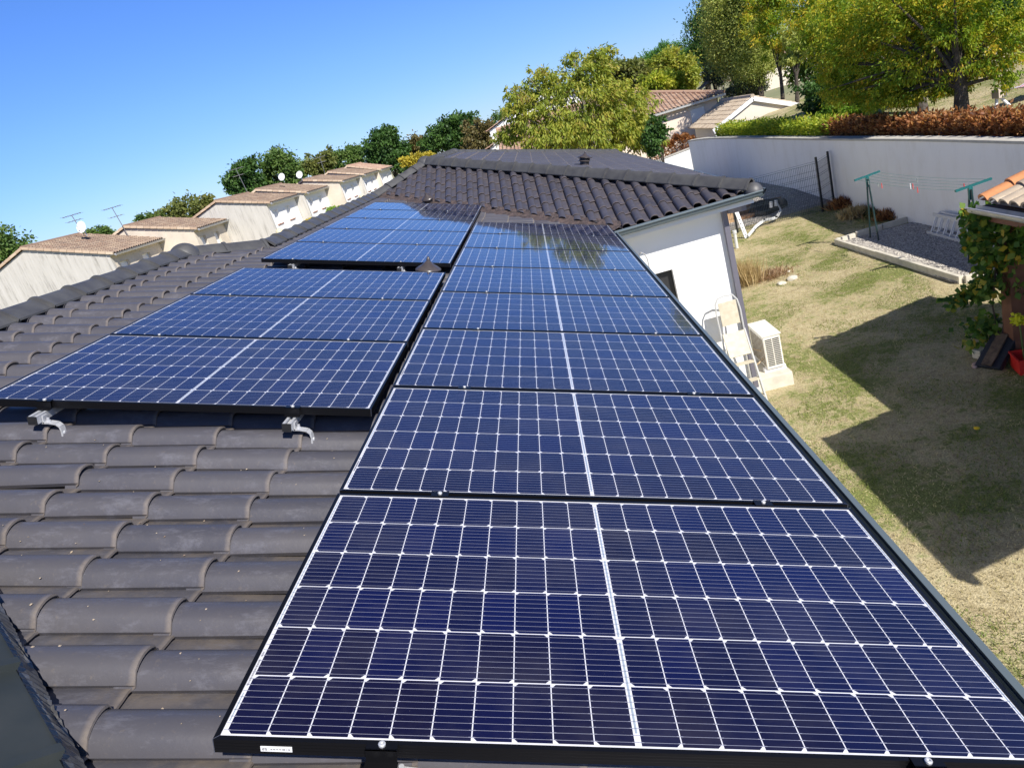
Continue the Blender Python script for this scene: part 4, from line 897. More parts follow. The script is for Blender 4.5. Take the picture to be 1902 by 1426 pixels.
# things leaning on the shelter post
RED = mat("red_plastic", (0.55, 0.025, 0.02), 0.4)
cr = thing("red_crate", "open red plastic crate on the ground by the brown post", "crate", (6.85, 8.10, -3.94))
mb = MB(); c0 = Vector((6.84, 8.08, -3.94)); M_ = Matrix.Rotation(-0.25, 3, 'Z')
for (cx, cy, dx, dy) in ((0, -.17, .62, .012), (0, .17, .62, .012), (-.31, 0, .012, .34), (.31, 0, .012, .34)): mb.box(c0 + M_ @ Vector((cx, cy, .11)), (dx, dy, .21), 0, M_)
mb.box(c0 + Vector((0, 0, .01)), (.60, .33, .012), 0, M_)
child(mb, "body", RED, cr)
mb = MB()
for (cx, cy, dx, dy) in ((0, -.18, .66, .02), (0, .18, .66, .02), (-.325, 0, .02, .36), (.325, 0, .02, .36)): mb.box(c0 + M_ @ Vector((cx, cy, .22)), (dx, dy, .018), 0, M_)
child(mb, "rim", RED, cr)
cs = thing("tool_case", "dark flat case with a brown top leaning on the brown post", "case", (6.6, 8.6, -3.94))
mb = MB(); a, b = Vector((6.33, 8.42, -3.93)), Vector((6.70, 8.62, -3.62)); mb.beam(a, b, 0.34, 0.09, up=(-.4, -.2, 1)); child(mb, "body", mat("dark_case", (0.02, 0.022, 0.03), 0.5), cs, bev=.008)
mb = MB(); o_ = Vector((-.03, -.015, .065)); mb.beam(a + o_, b + o_, 0.14, 0.03, up=(-.4, -.2, 1)); child(mb, "cover", noisy("worn_brown", (.045, .03, .022), (.16, .11, .075), 9, .7), cs, bev=.004)
tag(MB().box((6.50, 8.86, -3.87), (.22, .12, .13), 0, Matrix.Rotation(.4, 3, 'Z')).build("concrete_block", CONC, loc=(6.5, 8.86, -3.9), bev=.006), "small beige block on the grass behind the dark case", "block")
for k, (x, y, s_, lab) in enumerate(((6.28, 8.62, .05, "larger pinkish stone in front of the beige block"), (6.22, 8.55, .035, "smaller pinkish stone lying left of the dark case"))):
    bm = bmesh.new(); bmesh.ops.create_icosphere(bm, subdivisions=2, radius=s_)
    for v in bm.verts: v.co *= 1 + rnd.uniform(-.12, .12); v.co.z *= .7
    me = bpy.data.meshes.new("garden_stone"); bm.to_mesh(me); bm.free(); me.materials.append(noisy("pink_stone%d" % k, (.38, .26, .22), (.48, .36, .32), 20)); o = bpy.data.objects.new("garden_stone", me); COL.objects.link(o); o.location = (x, y, -3.92); tag(o, lab, "stone", "stones by the dark case")
p = G(1815, 806); dd = thing("dandelion", "single yellow dandelion flower in the shaded lawn", "flower", tuple(p))
child(MB().tube([p, p + Vector((0, 0, .07))], .004, 5), "stem", mat("stem_green", (.08, .14, .03)), dd); child(MB().lathe(p + Vector((0, 0, .07)), [(0, 0), (.030, .006), (.034, .018), (.018, .026), (0, .028)], 12), "flower_head", mat("dandelion_yellow", (.80, .55, .02), .6), dd)
# ------------------------------------------------------------------ terraced houses on the left
CLG = noisy("grey_dirty_render", (0.56, 0.54, 0.50), (0.40, 0.385, 0.355), 0.9, 0.95)
nt_, b_ = nodes(CLG); st_ = noise(nt_, 1.6, 7, 0.8, stretched(nt_, 2.2, 2.2, 0.22)); rp_ = ramp(nt_, st_.outputs[0], [(0.34, (0.25, 0.235, 0.21)), (0.47, (0.46, 0.44, 0.40)), (0.75, (0.55, 0.53, 0.49))]); nt_.links.new(rp_.outputs[0], b_.inputs["Base Color"])
CLP = noisy("cream_render", (0.62, 0.55, 0.45), (0.50, 0.44, 0.36), 0.7, 0.95); CLW = noisy("white_house_render", (0.86, 0.85, 0.83), (0.80, 0.79, 0.77), .5, .95)
VERGE = rndmat("verge_clay", [(.55, .42, .30), (.42, .30, .21), (.62, .50, .37)])
SILL = mat("terracotta_sill", (.42, .20, .13), .8); SHUT = mat("white_shutter", (.76, .76, .74), .6)
def slope_tiles(P0, across, upv, wlen, slen, wd, gauge, mt, name, root):
    """wavy tile slope: P0 lower corner, (across) unit along eave, (upv) unit up the slope"""
    mb = MB(); A, U = Vector(across).normalized(), Vector(upv).normalized(); Nn = A.cross(U); Nn = Nn if Nn.z > 0 else -Nn
    nc = max(1, round(wlen / wd)); wd = wlen / nc; rows = max(1, round(slen / gauge)); gauge = slen / rows; uvs = []
    pr = [(0, .0), (.12, .045), (.3, .062), (.48, .045), (.6, 0.0), (.8, -.012), (1, 0)]
    for r in range(rows):
        for c in range(nc):
            k = len(mb.v); q = min(1, max(0, rnd.gauss(.45, .28))); j = rnd.uniform(-.006, .006)
            for (u, h) in ((0, .035), (gauge * 1.02, 0)):
                for (a, z) in pr: mb.v.append(tuple(Vector(P0) + A * ((c + a) * wd) + U * (r * gauge + u + j) + Nn * (z + h))); uvs.append((a, 1 - u / gauge * .9))
            for (a, z) in pr: mb.v.append(tuple(Vector(P0) + A * ((c + a) * wd) + U * (r * gauge + j + .004) + Nn * (z - .005))); uvs.append((a, 1))
            for i in range(6):
                mb.f.append((k + i, k + i + 1, k + 7 + i + 1, k + 7 + i)); mb.f.append((k + 14 + i, k + 14 + i + 1, k + i + 1, k + i)); mb.m += [0, 0]; mb.r += [q, q]
    o = mb.build(name, mt, None, rattr=True, uvs=uvs); o.data.transform(Matrix.Translation(-root.location)); o.parent = root; return o
def gable_house(name, label, cat, group, xa, za, xe, ze, y0, y1, zg, mtw, mtg, tile, wins=(), verge=True, lefthalf=None, wd=.27, gauge=.40, gutm=None, mts=None):
    """ridge along y; xa apex, xe right eave (wall is 0.35 inside); gable at y0 faces the camera"""
    h = thing(name, label, cat, (xa, y0, zg), group); half = xe - xa; lh = lefthalf or half; pt = (za - ze) / half; ov = .38
    wr, wl = xe - ov, xa - lh + ov; zr = ze + pt * ov - .10; zl = za - pt * (lh - ov) - .10; ztop = za - .12
    mb = MB(); mb.face([(wl, y0 + .22, zg), (wr - .25, y0 + .22, zg), (wr - .25, y0 + .22, zr + pt * .25), (xa, y0 + .22, ztop), (wl, y0 + .22, zl)])
    mb.face([(wl, y1, zg), (wl, y1, zl), (xa, y1, ztop), (wr, y1, zr), (wr, y1, zg)]); mb.face([(wl, y0 + .22, zg), (wl, y0 + .22, zl), (wl, y1, zl), (wl, y1, zg)])
    child(mb, "wall", mtg, h)
    mb = MB()     # gable skin in front, reaching the facade corner
    mb.mesh([(wl, y0, zg), (wr, y0, zg), (wr, y0, zr), (xa, y0, ztop), (wl, y0, zl), (wl, y0 + .215, zg), (wr, y0 + .215, zg), (wr, y0 + .215, zr), (xa, y0 + .215, ztop), (wl, y0 + .215, zl)],
            [(0, 1, 2, 3, 4), (9, 8, 7, 6, 5), (1, 6, 7, 2), (0, 4, 9, 5)]); child(mb, "gable_wall", mtg, h)
    mb = MB(); ed = [y0 + .217] + [v for w_ in wins for v in (w_[0], w_[1])] + [y1]
    for i in range(0, len(ed), 2): mb.bb(wr - .25, wr - .001, ed[i], ed[i + 1], zg, zr)
    for w_ in wins: mb.bb(wr - .25, wr - .001, w_[0], w_[1], zg, w_[2]); mb.bb(wr - .25, wr - .001, w_[0], w_[1], w_[3], zr)
    child(mb, "facade", mtw, h)
    for w_ in wins:
        mb = MB(); mb.bb(wr - .24, wr - .19, w_[0], w_[1], w_[2], w_[3]); wn = child(mb, "window_shutter", SHUT, h)
        mb = MB(); mb.bb(wr - .05, wr + .06, w_[0] - .06, w_[1] + .06, w_[2] - .07, w_[2]); child(mb, "window_sill", SILL, h)
    sl = math.hypot(half, za - ze); U = Vector((-half, 0, za - ze)).normalized()
    slope_tiles((xe, y0 - .08, ze), (0, 1, 0), U, y1 - y0 + .10, sl, wd, gauge, tile, "roof", h)
    U2 = Vector((lh, 0, pt * lh)).normalized(); slope_tiles((xa - lh, y0 - .08, za - pt * lh), (0, 1, 0), U2, y1 - y0 + .10, math.hypot(lh, pt * lh), wd, gauge, tile, "roof", h)
    mb = MB(); mb.tube([(xa, y0 - .1, za + .03), (xa, y1, za + .03)], .11, 8); child(mb, "ridge_tiles", tile, h, smooth=True)
    if verge:
        mb = MB(); nv = int(sl / .42)
        for sgn, hh in ((1, half), (-1, lh)):
            for i in range(nv):
                a = i / nv * hh; b = (i + 1) / nv * hh - .02; k = rnd.random(); n0 = len(mb.f)
                mb.beam((xa + sgn * a, y0 - .12, za - pt * a + .0), (xa + sgn * b, y0 - .12, za - pt * b + .012), .10, .14); mb.r[n0:] = [k] * (len(mb.f) - n0)
        for i in range(len(mb.r), len(mb.f)): mb.r.append(.5)
        child(mb, "verge_tiles", VERGE, h, rattr=True)
    gm = gutm or ZINC
    child(gutter((xe - .03, y0 - .05, ze - .03), (xe - .03, y1 - .02, ze - .03), (1, 0, 0), gm, .15, .13), "gutter", gm, h, smooth=True)
    mb = MB(); mb.bb(wr, xe, y0 + .0, y1 - .02, ze - .07, ze - .03); child(mb, "soffit", SOFF, h)
    return h
TH_ = [((42, 461), (213, 470), 40.0, 45.9, CLP, CLG), ((232, 421), (368, 424), 45.91, 50.74, CLP, CLP), ((401, 374), (503, 376), 50.75, 57.21, CLW, CLG), ((476, 353), (571, 357), 57.22, 63.49, CLW, CLG),
       ((563, 335), (637, 336), 63.5, 69.97, CLW, CLP), ((610, 320), (677, 324), 69.98, 76.25, CLW, CLG), ((645, 309), (708, 315), 76.26, 82.9, CLW, CLP)]
labs = ["terraced house closest to the left edge, its streaked grey gable under two aerials", "second terraced house from the left, a cream gable between two grey ones", "terraced house with the tall grey streaked gable and a round lamp at its foot", "fourth terraced house, with a narrow grey gable strip behind the globe lamp house",
        "fifth terraced house, with a yellow-cream gable patch and two brown windowsills", "sixth terraced house, second from the far end of the terrace", "farthest terraced house with the palest pinkish tiled roof"]
for k, (pa, pe, y0, y1, mw, mg) in enumerate(TH_):
    A_ = ony(*pa, y0); E_ = ony(*pe, y0); ln = y1 - y0; wn = []
    for f0, f1 in ((.12, .29), (.56, .73)): wn.append((y0 + ln * f0, y0 + ln * f1, E_.z - 1.60, E_.z - .56))
    gable_house("terraced_house", labs[k], "terraced house", "houses of the terrace beyond the roof", A_.x, A_.z, E_.x, E_.z, y0, y1, -4.25, mw, mg, CLAYP if k == 6 else CLAY, wn, lefthalf=(E_.x - A_.x) * 1.05)
AERM = mat('dull_aerial_metal', (.16, .16, .17), .5, .3)
def antenna(pb, pt, Y, lab, n=9, zg=None):
    b, t = ony(*pb, Y), ony(*pt, Y); b.z -= .3; a = thing("tv_aerial", lab, "aerial", tuple(b), "aerials on the terrace roofs")
    mb = MB(); mb.tube([b, t], .025, 6); child(mb, "mast", AERM, a)
    for dz, L, nn in ((0, .55, n), (-.45 * (t.z - b.z) / 1.7, .38, 5)):
        mb = MB(); c = t + Vector((0, 0, dz)); mb.tube([c + Vector((-L, -.15, 0)), c + Vector((L, .15, 0))], .016, 5)
        for k in range(nn): q = c + Vector((-L, -.15, 0)).lerp(Vector((L, .15, 0)), k / (nn - 1)); mb.tube([q + Vector((-.04, -.16, .03)), q + Vector((.04, .16, -.03))], .009, 4)
        child(mb, "antenna", AERM, a)
def dish(p, Y, r, lab, dirv=(-.2, -1, .35)):
    c = ony(*p, Y); d = Vector(dirv).normalized(); t = thing("satellite_dish", lab, "satellite dish", tuple(c), "satellite dishes on the terrace roofs")
    mb = MB(); mb.lathe(c, [(r * .02, 0), (r * .5, r * .07), (r, r * .26), (r * 1.02, r * .26), (r, r * .22), (r * .5, r * .03), (0, -.02)], 24, ax=d); child(mb, "reflector", WHITE, t, smooth=True)
    mb = MB(); mb.tube([c - Vector((0, 0, r * .9)), c + d * r * .95], .015, 5); mb.lathe(c + d * r * .95, [(0, -.04), (.04, -.04), (.04, .05), (0, .05)], 8, ax=d); mb.tube([c - d * .03, c - Vector((0, 0, r * 1.5)) - d * .05], .03, 6); child(mb, "feed_arm", ALU, t)
antenna((152, 428), (133, 400), 43.5, "leftmost roof aerial, leaning over a white satellite dish"); antenna((238, 436), (208, 386), 45.6, "tall roof aerial with two crossed antennas left of the second terraced roof")
antenna((457, 351), (438, 314), 57, "aerial standing in front of the dark green trees"); antenna((603, 322), (594, 292), 70, "slim aerial over the sixth terraced roof", 6)
dish((153, 422), 43.4, .36, "big white satellite dish on the first terraced roof"); dish((524, 329), 60, .30, "left of the two white dishes on the middle roofs"); dish((557, 325), 63, .31, "right of the two white dishes on the middle roofs")
def globe(p, Y, lab):
    c = ony(*p, Y); t = thing("globe_lamp", lab, "street lamp", (c.x, c.y, -4.25), "globe street lamps by the terrace")
    mb = MB(); mb.lathe(c, [(.26 * math.sin(PI * k / 12), -.26 * math.cos(PI * k / 12)) for k in range(13)], 20); child(mb, "globe", mat("cream_globe", (.62, .56, .38), .3), t, smooth=True)
    mb = MB(); mb.tube([(c.x, c.y, -4.25), (c.x, c.y, c.z - .25)], .05, 8); mb.lathe((c.x, c.y, c.z - .32), [(.05, 0), (.14, .04), (.14, .10), (0, .1)], 12); child(mb, "pole", FP, t, smooth=True)
globe((519, 431), 49.5, "cream globe lamp below the corner of the third terraced house"); globe((672, 367), 62, "cream globe lamp farther along the ridge line")
# ------------------------------------------------------------------ houses on the right
E1 = ony(1325, 240, 38); A1 = ony(1397, 180, 38)
CREAMW = noisy("cream_wall", (.70, .64, .53), (.64, .58, .48), .5, .95)
gar = gable_house("garage", "cream garage with a white barge board and low mossy tile roof behind the curved wall", "garage", None, A1.x, A1.z, 2 * A1.x - E1.x, E1.z, 38, 44, -4.2, CREAMW, CREAMW, CLAYW, verge=False, wd=.24, gauge=.36, gutm=SOFF)
mb = MB()
for sgn in (-1, 1): hh = (A1.x - E1.x) + .05; mb.beam((A1.x, 37.86, A1.z - .10), (A1.x + sgn * hh, 37.86, E1.z - .10), .03, .20)
child(mb, "barge_board", WHITE, gar)
mb = MB(); x = 2 * A1.x - E1.x; mb.tube([(x + .1, 37.95, E1.z - .12), (x - .05, 37.9, E1.z - .45), (x - .36, 37.93, E1.z - .62), (x - .36, 37.93, -4.2)], .045, 8); x = E1.x
mb.tube([(x - .02, 37.9, E1.z - .12), (x + .1, 37.9, E1.z - .5), (x + .36, 37.9, E1.z - .62), (x + .36, 37.9, -4.2)], .045, 8); child(mb, "downpipe", SOFF, gar, smooth=True)
# pink hipped house
P1 = ony(1345, 173, 45); PINK = noisy("pink_beige_render", (.78, .65, .53), (.72, .60, .49), .5, .95)
hr = thing("hipped_house", "pink-beige house with a pinkish tile hip roof and white gutter behind the walnut tree", "house", (P1.x - 5, 48, -4.2))
ap = Vector((P1.x - 5.5, 50.5, P1.z + 5.5 * .33)); mb = MB(); ex0 = P1.x - 14
mb.bb(ex0 + .4, P1.x - .4, 45.4, 56, -4.2, P1.z - .06); child(mb, "wall", PINK, hr)
def hip_face(P0, A, U, wl, sln, clips, mt, root):
    o = slope_tiles(P0, A, U, wl, sln, .24, .38, mt, "roof", root); bm = bmesh.new(); bm.from_mesh(o.data)
    for p, nn in clips: bmesh.ops.bisect_plane(bm, geom=bm.verts[:] + bm.edges[:] + bm.faces[:], plane_co=Vector(p) - root.location, plane_no=nn, clear_inner=True)
    bm.to_mesh(o.data); bm.free(); return o
hip_face((ex0, 45, P1.z), (1, 0, 0), (0, 1, .33), P1.x - ex0, 5.8, [((P1.x, 45, 0), (-s2, -s2, 0)), ((0, 50.5, 0), (0, -1, 0))], CLAYP, hr)
hip_face((P1.x, 45, P1.z), (0, 1, 0), (-1, 0, .33), 11, 5.8, [((P1.x, 45, 0), (s2, s2, 0)), ((P1.x, 56, 0), (s2, -s2, 0))], CLAYP, hr)
mb = MB(); mb.tube([(P1.x, 45, P1.z + .06), ap + UPV * .06], .12, 8); mb.tube([ap + UPV * .06, (ex0, 50.5, ap.z + .06)], .12, 8); child(mb, "hip_tiles", CLAYP, hr, smooth=True)
child(gutter((ex0, 45.03, P1.z - .02), (P1.x + .05, 45.03, P1.z - .02), (0, -1, 0), SOFF, .17, .14), "gutter", SOFF, hr, smooth=True)
mb = MB(); mb.tube([(P1.x - .2, 44.95, P1.z - .1), (P1.x - .2, 45.2, P1.z - .5), (P1.x - .42, 45.34, P1.z - .7), (P1.x - .42, 45.34, -4.2)], .05, 8); child(mb, "downpipe", SOFF, hr, smooth=True)
w1 = ony(1283, 213, 45.35); w2 = ony(1308, 203, 45.35)
mb = MB(); mb.bb(w1.x, w2.x, 45.33, 45.40, w1.z - .75, w1.z + .25); wn = child(mb, "window_shutter", SHUT, hr); mb = MB(); mb.bb(w1.x - .12, w2.x + .12, 45.30, 45.39, w1.z + .25, w1.z + .40); child(mb, "window_frame", CREAMW, hr)
# pale houses among the trees
def simple_house(label, A_, half, dep, rise, wallh, mw, tile, zg, win=None, group=None):
    h = thing("house", label, "house", (A_.x, A_.y, zg), group); x0, x1, y0, y1 = A_.x - half, A_.x + half, A_.y, A_.y + dep; ze = zg + wallh
    mb = MB(); mb.mesh([(x0, y0, zg), (x1, y0, zg), (x1, y0, ze), (A_.x, y0, ze + rise), (x0, y0, ze), (x0, y1, zg), (x1, y1, zg), (x1, y1, ze), (A_.x, y1, ze + rise), (x0, y1, ze)], [(0, 1, 2, 3, 4), (9, 8, 7, 6, 5), (1, 6, 7, 2), (5, 0, 4, 9)]); child(mb, "wall", mw, h)
    for sg in (-1, 1): slope_tiles((A_.x + sg * (half + .3), y0 - .3, ze - rise / half * .3 + .08), (0, 1, 0), (-sg * half, 0, rise), dep + .6, math.hypot(half + .3, rise * (half + .3) / half), .27, .42, tile, "roof", h)
    if win:
        for (wx, wz, ww, wh) in win:
            mb = MB(); mb.bb(wx, wx + ww, y0 - .03, y0 + .05, wz, wz + wh); wn = child(mb, "window", GLASSD, h)
            mb = MB(); mb.bb(wx - .1, wx, y0 - .05, y0 + .05, wz - .1, wz + wh + .1); mb.bb(wx + ww, wx + ww + .1, y0 - .05, y0 + .05, wz - .1, wz + wh + .1); mb.bb(wx, wx + ww, y0 - .05, y0 + .05, wz - .1, wz); mb.bb(wx, wx + ww, y0 - .05, y0 + .05, wz + wh, wz + wh + .1)
            o = mb.build("window_frame", WHITE); o.data.transform(Matrix.Translation(-h.location)); o.parent = wn
    return h
c_ = ony(1470, 150, 62); e_ = ony(1475, 118, 62); simple_house("cream house half hidden behind the thin-trunked trees", Vector((c_.x + 1.5, 62, 0)), 4.2, 8, 1.3, e_.z + 1.9, CREAMW, CLAYP, -1.9, [(c_.x + 2.6, -.9, .7, 1.0)])
l_ = ony(903, 245, 62); simple_house("white gabled house seen through the left side of the walnut tree", Vector((l_.x + 5.2, 62, 0)), 4.9, 9, 1.7, l_.z + 4.2, CLW, CLAYP, -4.2, [(l_.x + 1.0, l_.z - 1.4, .8, 1.1)])
l2 = ony(905, 277, 54); simple_house("low orange-tiled roof just behind the dark ridge, under the walnut tree", Vector((l2.x + 4.4, 54, 0)), 4.2, 6, 1.35, l2.z + 4.2, CLW, CLAYP, -4.2)
g0 = ony(1322, 160, 50); gz_ = thing("garden_gazebo", "small tiled gazebo roof under the grey-green olive tree", "gazebo", (g0.x, 50, -4.2))
for sg in (-1, 1): slope_tiles((g0.x + sg * .75, 49.4, g0.z), (0, 1, 0), (-sg * .75, 0, .42), 1.4, .87, .2, .3, CLAYP, "roof", gz_)
mb = MB()
for dx in (-.6, .6):
    for dy in (-.45, .5): mb.bb(g0.x + dx - .05, g0.x + dx + .05, 50 + dy - .05, 50 + dy + .05, -4.2, g0.z)
child(mb, "frame", STONE, gz_)
# parked car glimpsed over the eave
pc = ony(1255, 292, 31.0); car = thing("parked_car", "beige car parked behind the house, only its roof and dark window showing", "car", (pc.x - .1, 31.6, gz(8, 31)))
CARP = mat("beige_car_paint", (.42, .36, .28), .35, .2, .5, .6); zc = pc.z; zg_ = gz(8, 31)
def carbody(pr, y0, y1, mt, nm, sc=1.0, par=car, bev=.04):
    mb = MB(); mb.sweep(pr, (pc.x - 2.1, y0, zg_), (pc.x - 2.1, y1, zg_), (1, 0, 0), (0, 0, 1)); return child(mb, nm, mt, par, bev=bev)
hc = zc - zg_
carbody([(-1.5, .35), (2.1, .35), (2.35, .55), (2.3, .85), (1.6, .95), (-1.5, .95), (-1.75, .6)], 30.8, 32.5, CARP, "body")
carbody([(-1.3, .93), (1.75, .93), (1.55, hc - .45), (1.2, hc - .12), (.8, hc), (-.8, hc), (-1.2, hc - .15)], 30.95, 32.35, CARP, "cabin")
carbody([(-1.0, 1.0), (1.5, 1.0), (1.32, hc - .42), (1.05, hc - .18), (-.8, hc - .15)], 30.935, 30.95, GLASSD, "side_window", bev=0)
for dx in (-1.0, 1.35):
    for y in (30.85, 32.45): mb = MB(); mb.lathe((pc.x - 2.1 + dx, y, zg_ + .31), [(0, -.1), (.31, -.1), (.31, .1), (0, .1)], 20, ax=Vector((0, 1, 0))); child(mb, "wheel", BLK, car)

# ------------------------------------------------------------------ vegetation
def leaf_mesh(name, pts, nrm, ln, wd, mt, rv, parent=None, loc=(0, 0, 0), fold=0.0, extra=None):
    """one small rhombic leaf per point; pts (n,3), nrm = leaf long-axis dir (n,3), ln/wd arrays"""
    n = len(pts); a = nrm / (np.linalg.norm(nrm, axis=1, keepdims=True) + 1e-9)
    rnd_ = nr.normal(size=(n, 3)); b = np.cross(a, rnd_); b /= (np.linalg.norm(b, axis=1, keepdims=True) + 1e-9)
    ln = np.broadcast_to(np.asarray(ln), (n,))[:, None]; wd = np.broadcast_to(np.asarray(wd), (n,))[:, None]
    V = np.empty((n, 4, 3), np.float32); V[:, 0] = pts; V[:, 1] = pts + a * ln * .45 + b * wd * .5; V[:, 2] = pts + a * ln; V[:, 3] = pts + a * ln * .45 - b * wd * .5
    V -= np.array(loc, np.float32)
    me = bpy.data.meshes.new(name); me.vertices.add(n * 4); me.vertices.foreach_set('co', V.ravel())
    me.loops.add(n * 4); me.loops.foreach_set('vertex_index', np.arange(n * 4, dtype=np.int32))
    me.polygons.add(n); me.polygons.foreach_set('loop_start', np.arange(0, n * 4, 4, dtype=np.int32)); me.polygons.foreach_set('loop_total', np.full(n, 4, np.int32))
    me.update(calc_edges=True); at = me.attributes.new("rnd", 'FLOAT', 'FACE'); at.data.foreach_set('value', np.clip(rv, 0, 1).astype(np.float32))
    me.materials.append(mt); o = bpy.data.objects.new(name, me); COL.objects.link(o); o.location = loc if parent is None else (0, 0, 0)
    if parent: o.parent = parent
    return o
def crown_points(blobs, n, clump=0.30, nc=26, hollow=.45):
    """leaf positions: clumps on and inside each blob, so the outline is uneven and light shows between"""
    w_ = np.array([b[1][0] * b[1][1] + b[1][0] * b[1][2] + b[1][1] * b[1][2] for b in blobs]); w_ /= w_.sum(); P = []; Rr = []
    for (c, r), ww in zip(blobs, w_):
        k = max(20, int(n * ww)); m_ = max(5, int(nc * (0.5 + 1.0 * ww * len(blobs)))); c = np.array(c); r = np.array(r)
        d = nr.normal(size=(m_, 3)); d /= np.linalg.norm(d, axis=1, keepdims=True); rad = (hollow + (1 - hollow) * nr.random((m_, 1)) ** .5) * (1 + .22 * nr.normal(size=(m_, 1)))
        cc = c + d * r * rad; cr = clump * (.6 + .8 * nr.random(m_)) * r.mean(); cv = nr.random(m_); ix = nr.integers(0, m_, k)
        off = nr.normal(size=(k, 3)) * .55; P.append(cc[ix] + off * cr[ix][:, None] * np.array([1, 1, .75])); Rr.append(cv[ix] * .55 + nr.random(k) * .45)
    return np.concatenate(P), np.concatenate(Rr)
def tree(name, label, cat, base, blobs, n, leaf, mt, trunk=.12, bark=None, group=None, droop=.35, clump=.30, nc=26, limbs=True, hollow=.45, multi=1):
    base = Vector(base); t = thing(name, label, cat, tuple(base), group)
    P, Rv = crown_points(blobs, n, clump, nc, hollow); cen = np.array(blobs[0][0]); out = P - cen; out /= np.linalg.norm(out, axis=1, keepdims=True) + 1e-6
    dr = out * .6 + nr.normal(size=P.shape) * .7 + np.array([0, 0, -droop * 1.6])
    leaf_mesh("crown", P - np.array(base), dr, leaf[0] * (.7 + .6 * nr.random(len(P))), leaf[1] * (.7 + .6 * nr.random(len(P))), mt, Rv, t)
    mb = MB(); top = Vector(blobs[0][0])
    for q in range(multi):
        ofs = Vector((rnd.uniform(-1, 1), rnd.uniform(-1, 1), 0)) * (trunk * 2.2 if multi > 1 else 0); b0 = base + ofs - Vector((0, 0, .1)); tt = top + ofs * 2
        mid = b0.lerp(tt, .5) + Vector((rnd.uniform(-.1, .1), rnd.uniform(-.1, .1), 0)) * (top - base).length * .25
        pts = [b0, b0.lerp(mid, .5) + Vector((rnd.uniform(-.05, .05),) * 3), mid, tt]; mb.tube(pts, [trunk * 1.25, trunk, trunk * .75, trunk * .25], 8)
    if limbs:
        for (c, r) in blobs:
            c = Vector(c); k = max(2, min(5, int(10 / len(blobs)) + 1))
            for i in range(k):
                e = c + Vector((rnd.uniform(-1, 1) * r[0], rnd.uniform(-1, 1) * r[1], rnd.uniform(-.2, 1) * r[2])) * .75
                s_ = base.lerp(top, rnd.uniform(.35, .65)); m2 = s_.lerp(e, .5) + Vector((0, 0, (e - s_).length * .08))
                mb.tube([s_, m2, e], [trunk * .34, trunk * .2, trunk * .06], 6, cap=False)
    o = mb.build("trunk", bark or BARK, None, smooth=True); o.data.transform(Matrix.Translation(-base)); o.parent = t; return t
def pxb(px, py, rx, ry, Y, dr=1.0, k=1.0):
    """blob whose centre and size were measured on the photo, at real distance Y"""
    c = ony(px, py, Y); s_ = (Y - CAM.y) / F_PX * 1.02 / (RW[2][1] + RW[2][0] * (c.x - CAM.x) / (Y - CAM.y) + RW[2][2] * (c.z - CAM.z) / (Y - CAM.y)) * 1.0
    s_ = (RW[2][0] * (c.x - CAM.x) + RW[2][1] * (c.y - CAM.y) + RW[2][2] * (c.z - CAM.z)) / F_PX
    return (tuple(c), (rx * s_, max(rx, ry) * s_ * dr, ry * s_))
LDARK = leafmat("dark_oak_leaf", [(0.023, 0.057, 0.015), (0.043, 0.101, 0.021), (0.071, 0.151, 0.029), (0.108, 0.194, 0.043)], 0.3)
LMID = leafmat("mid_green_leaf", [(0.043, 0.086, 0.020), (0.079, 0.151, 0.032), (0.122, 0.200, 0.043), (0.172, 0.237, 0.064)], 0.35)
LOLV = leafmat("olive_green_leaf", [(0.090, 0.114, 0.030), (0.144, 0.174, 0.042), (0.204, 0.228, 0.054), (0.192, 0.156, 0.060)], 0.4)
LWAL = leafmat("walnut_leaf", [(.13, .20, .03), (.24, .31, .04), (.36, .41, .06), (.46, .44, .07), (.34, .23, .06)], .48)
LROB = leafmat("robinia_leaf", [(.08, .17, .012), (.15, .27, .02), (.25, .35, .025), (.38, .42, .03), (.60, .48, .04), (.70, .42, .045)], .5)
LPOP = leafmat("pale_poplar_leaf", [(.20, .27, .07), (.34, .41, .10), (.48, .52, .14), (.58, .56, .16)], .5)
LYEL = leafmat("yellow_leaf", [(.40, .34, .04), (.55, .44, .05), (.30, .30, .05)], .4)
LPIN = leafmat("pine_green", [(0.042, 0.119, 0.020), (0.084, 0.210, 0.028), (0.119, 0.266, 0.039)], 0.3)
LBRO = leafmat("brown_green_leaf", [(.07, .07, .022), (.13, .11, .035), (.17, .13, .05), (.08, .10, .03)], .3)
LLAU = leafmat("laurel_leaf", [(0.135, 0.243, 0.027), (0.270, 0.378, 0.038), (0.446, 0.499, 0.047), (0.567, 0.540, 0.068)], 0.5)
LBEE = leafmat("dry_orange_leaf", [(.07, .03, .015), (.17, .06, .022), (.36, .14, .05), (.60, .32, .13), (.22, .10, .05)], .4)
LGRY = leafmat("grey_olive_leaf", [(.07, .09, .055), (.12, .145, .09), (.17, .19, .13)], .25)
LVIN = leafmat("vine_leaf", [(0.048, 0.112, 0.022), (0.080, 0.176, 0.035), (0.136, 0.256, 0.048), (0.224, 0.320, 0.064), (0.544, 0.384, 0.048)], 0.45)
LBRI = leafmat("bright_shrub_leaf", [(.09, .19, .016), (.16, .30, .025), (.26, .40, .035)], .4)
ZG = -4.25
def bg(label, lst, n, mt, leaf=(.34, .20), cat="tree", name="broadleaf_tree", grp=None, trunk=.2, **k):
    b = [pxb(*q) for q in lst]; c = b[0][0]; tree(name, label, cat, (c[0], c[1], ZG), b, n, leaf, mt, trunk, group=grp, **k)
gL = "trees beyond the terraced houses"
bg("green tree rising behind the leftmost terraced house at the photo edge", [(8, 458, 36, 34, 62), (-20, 470, 30, 40, 62), (30, 470, 18, 22, 62)], 5000, LMID, grp=gL)
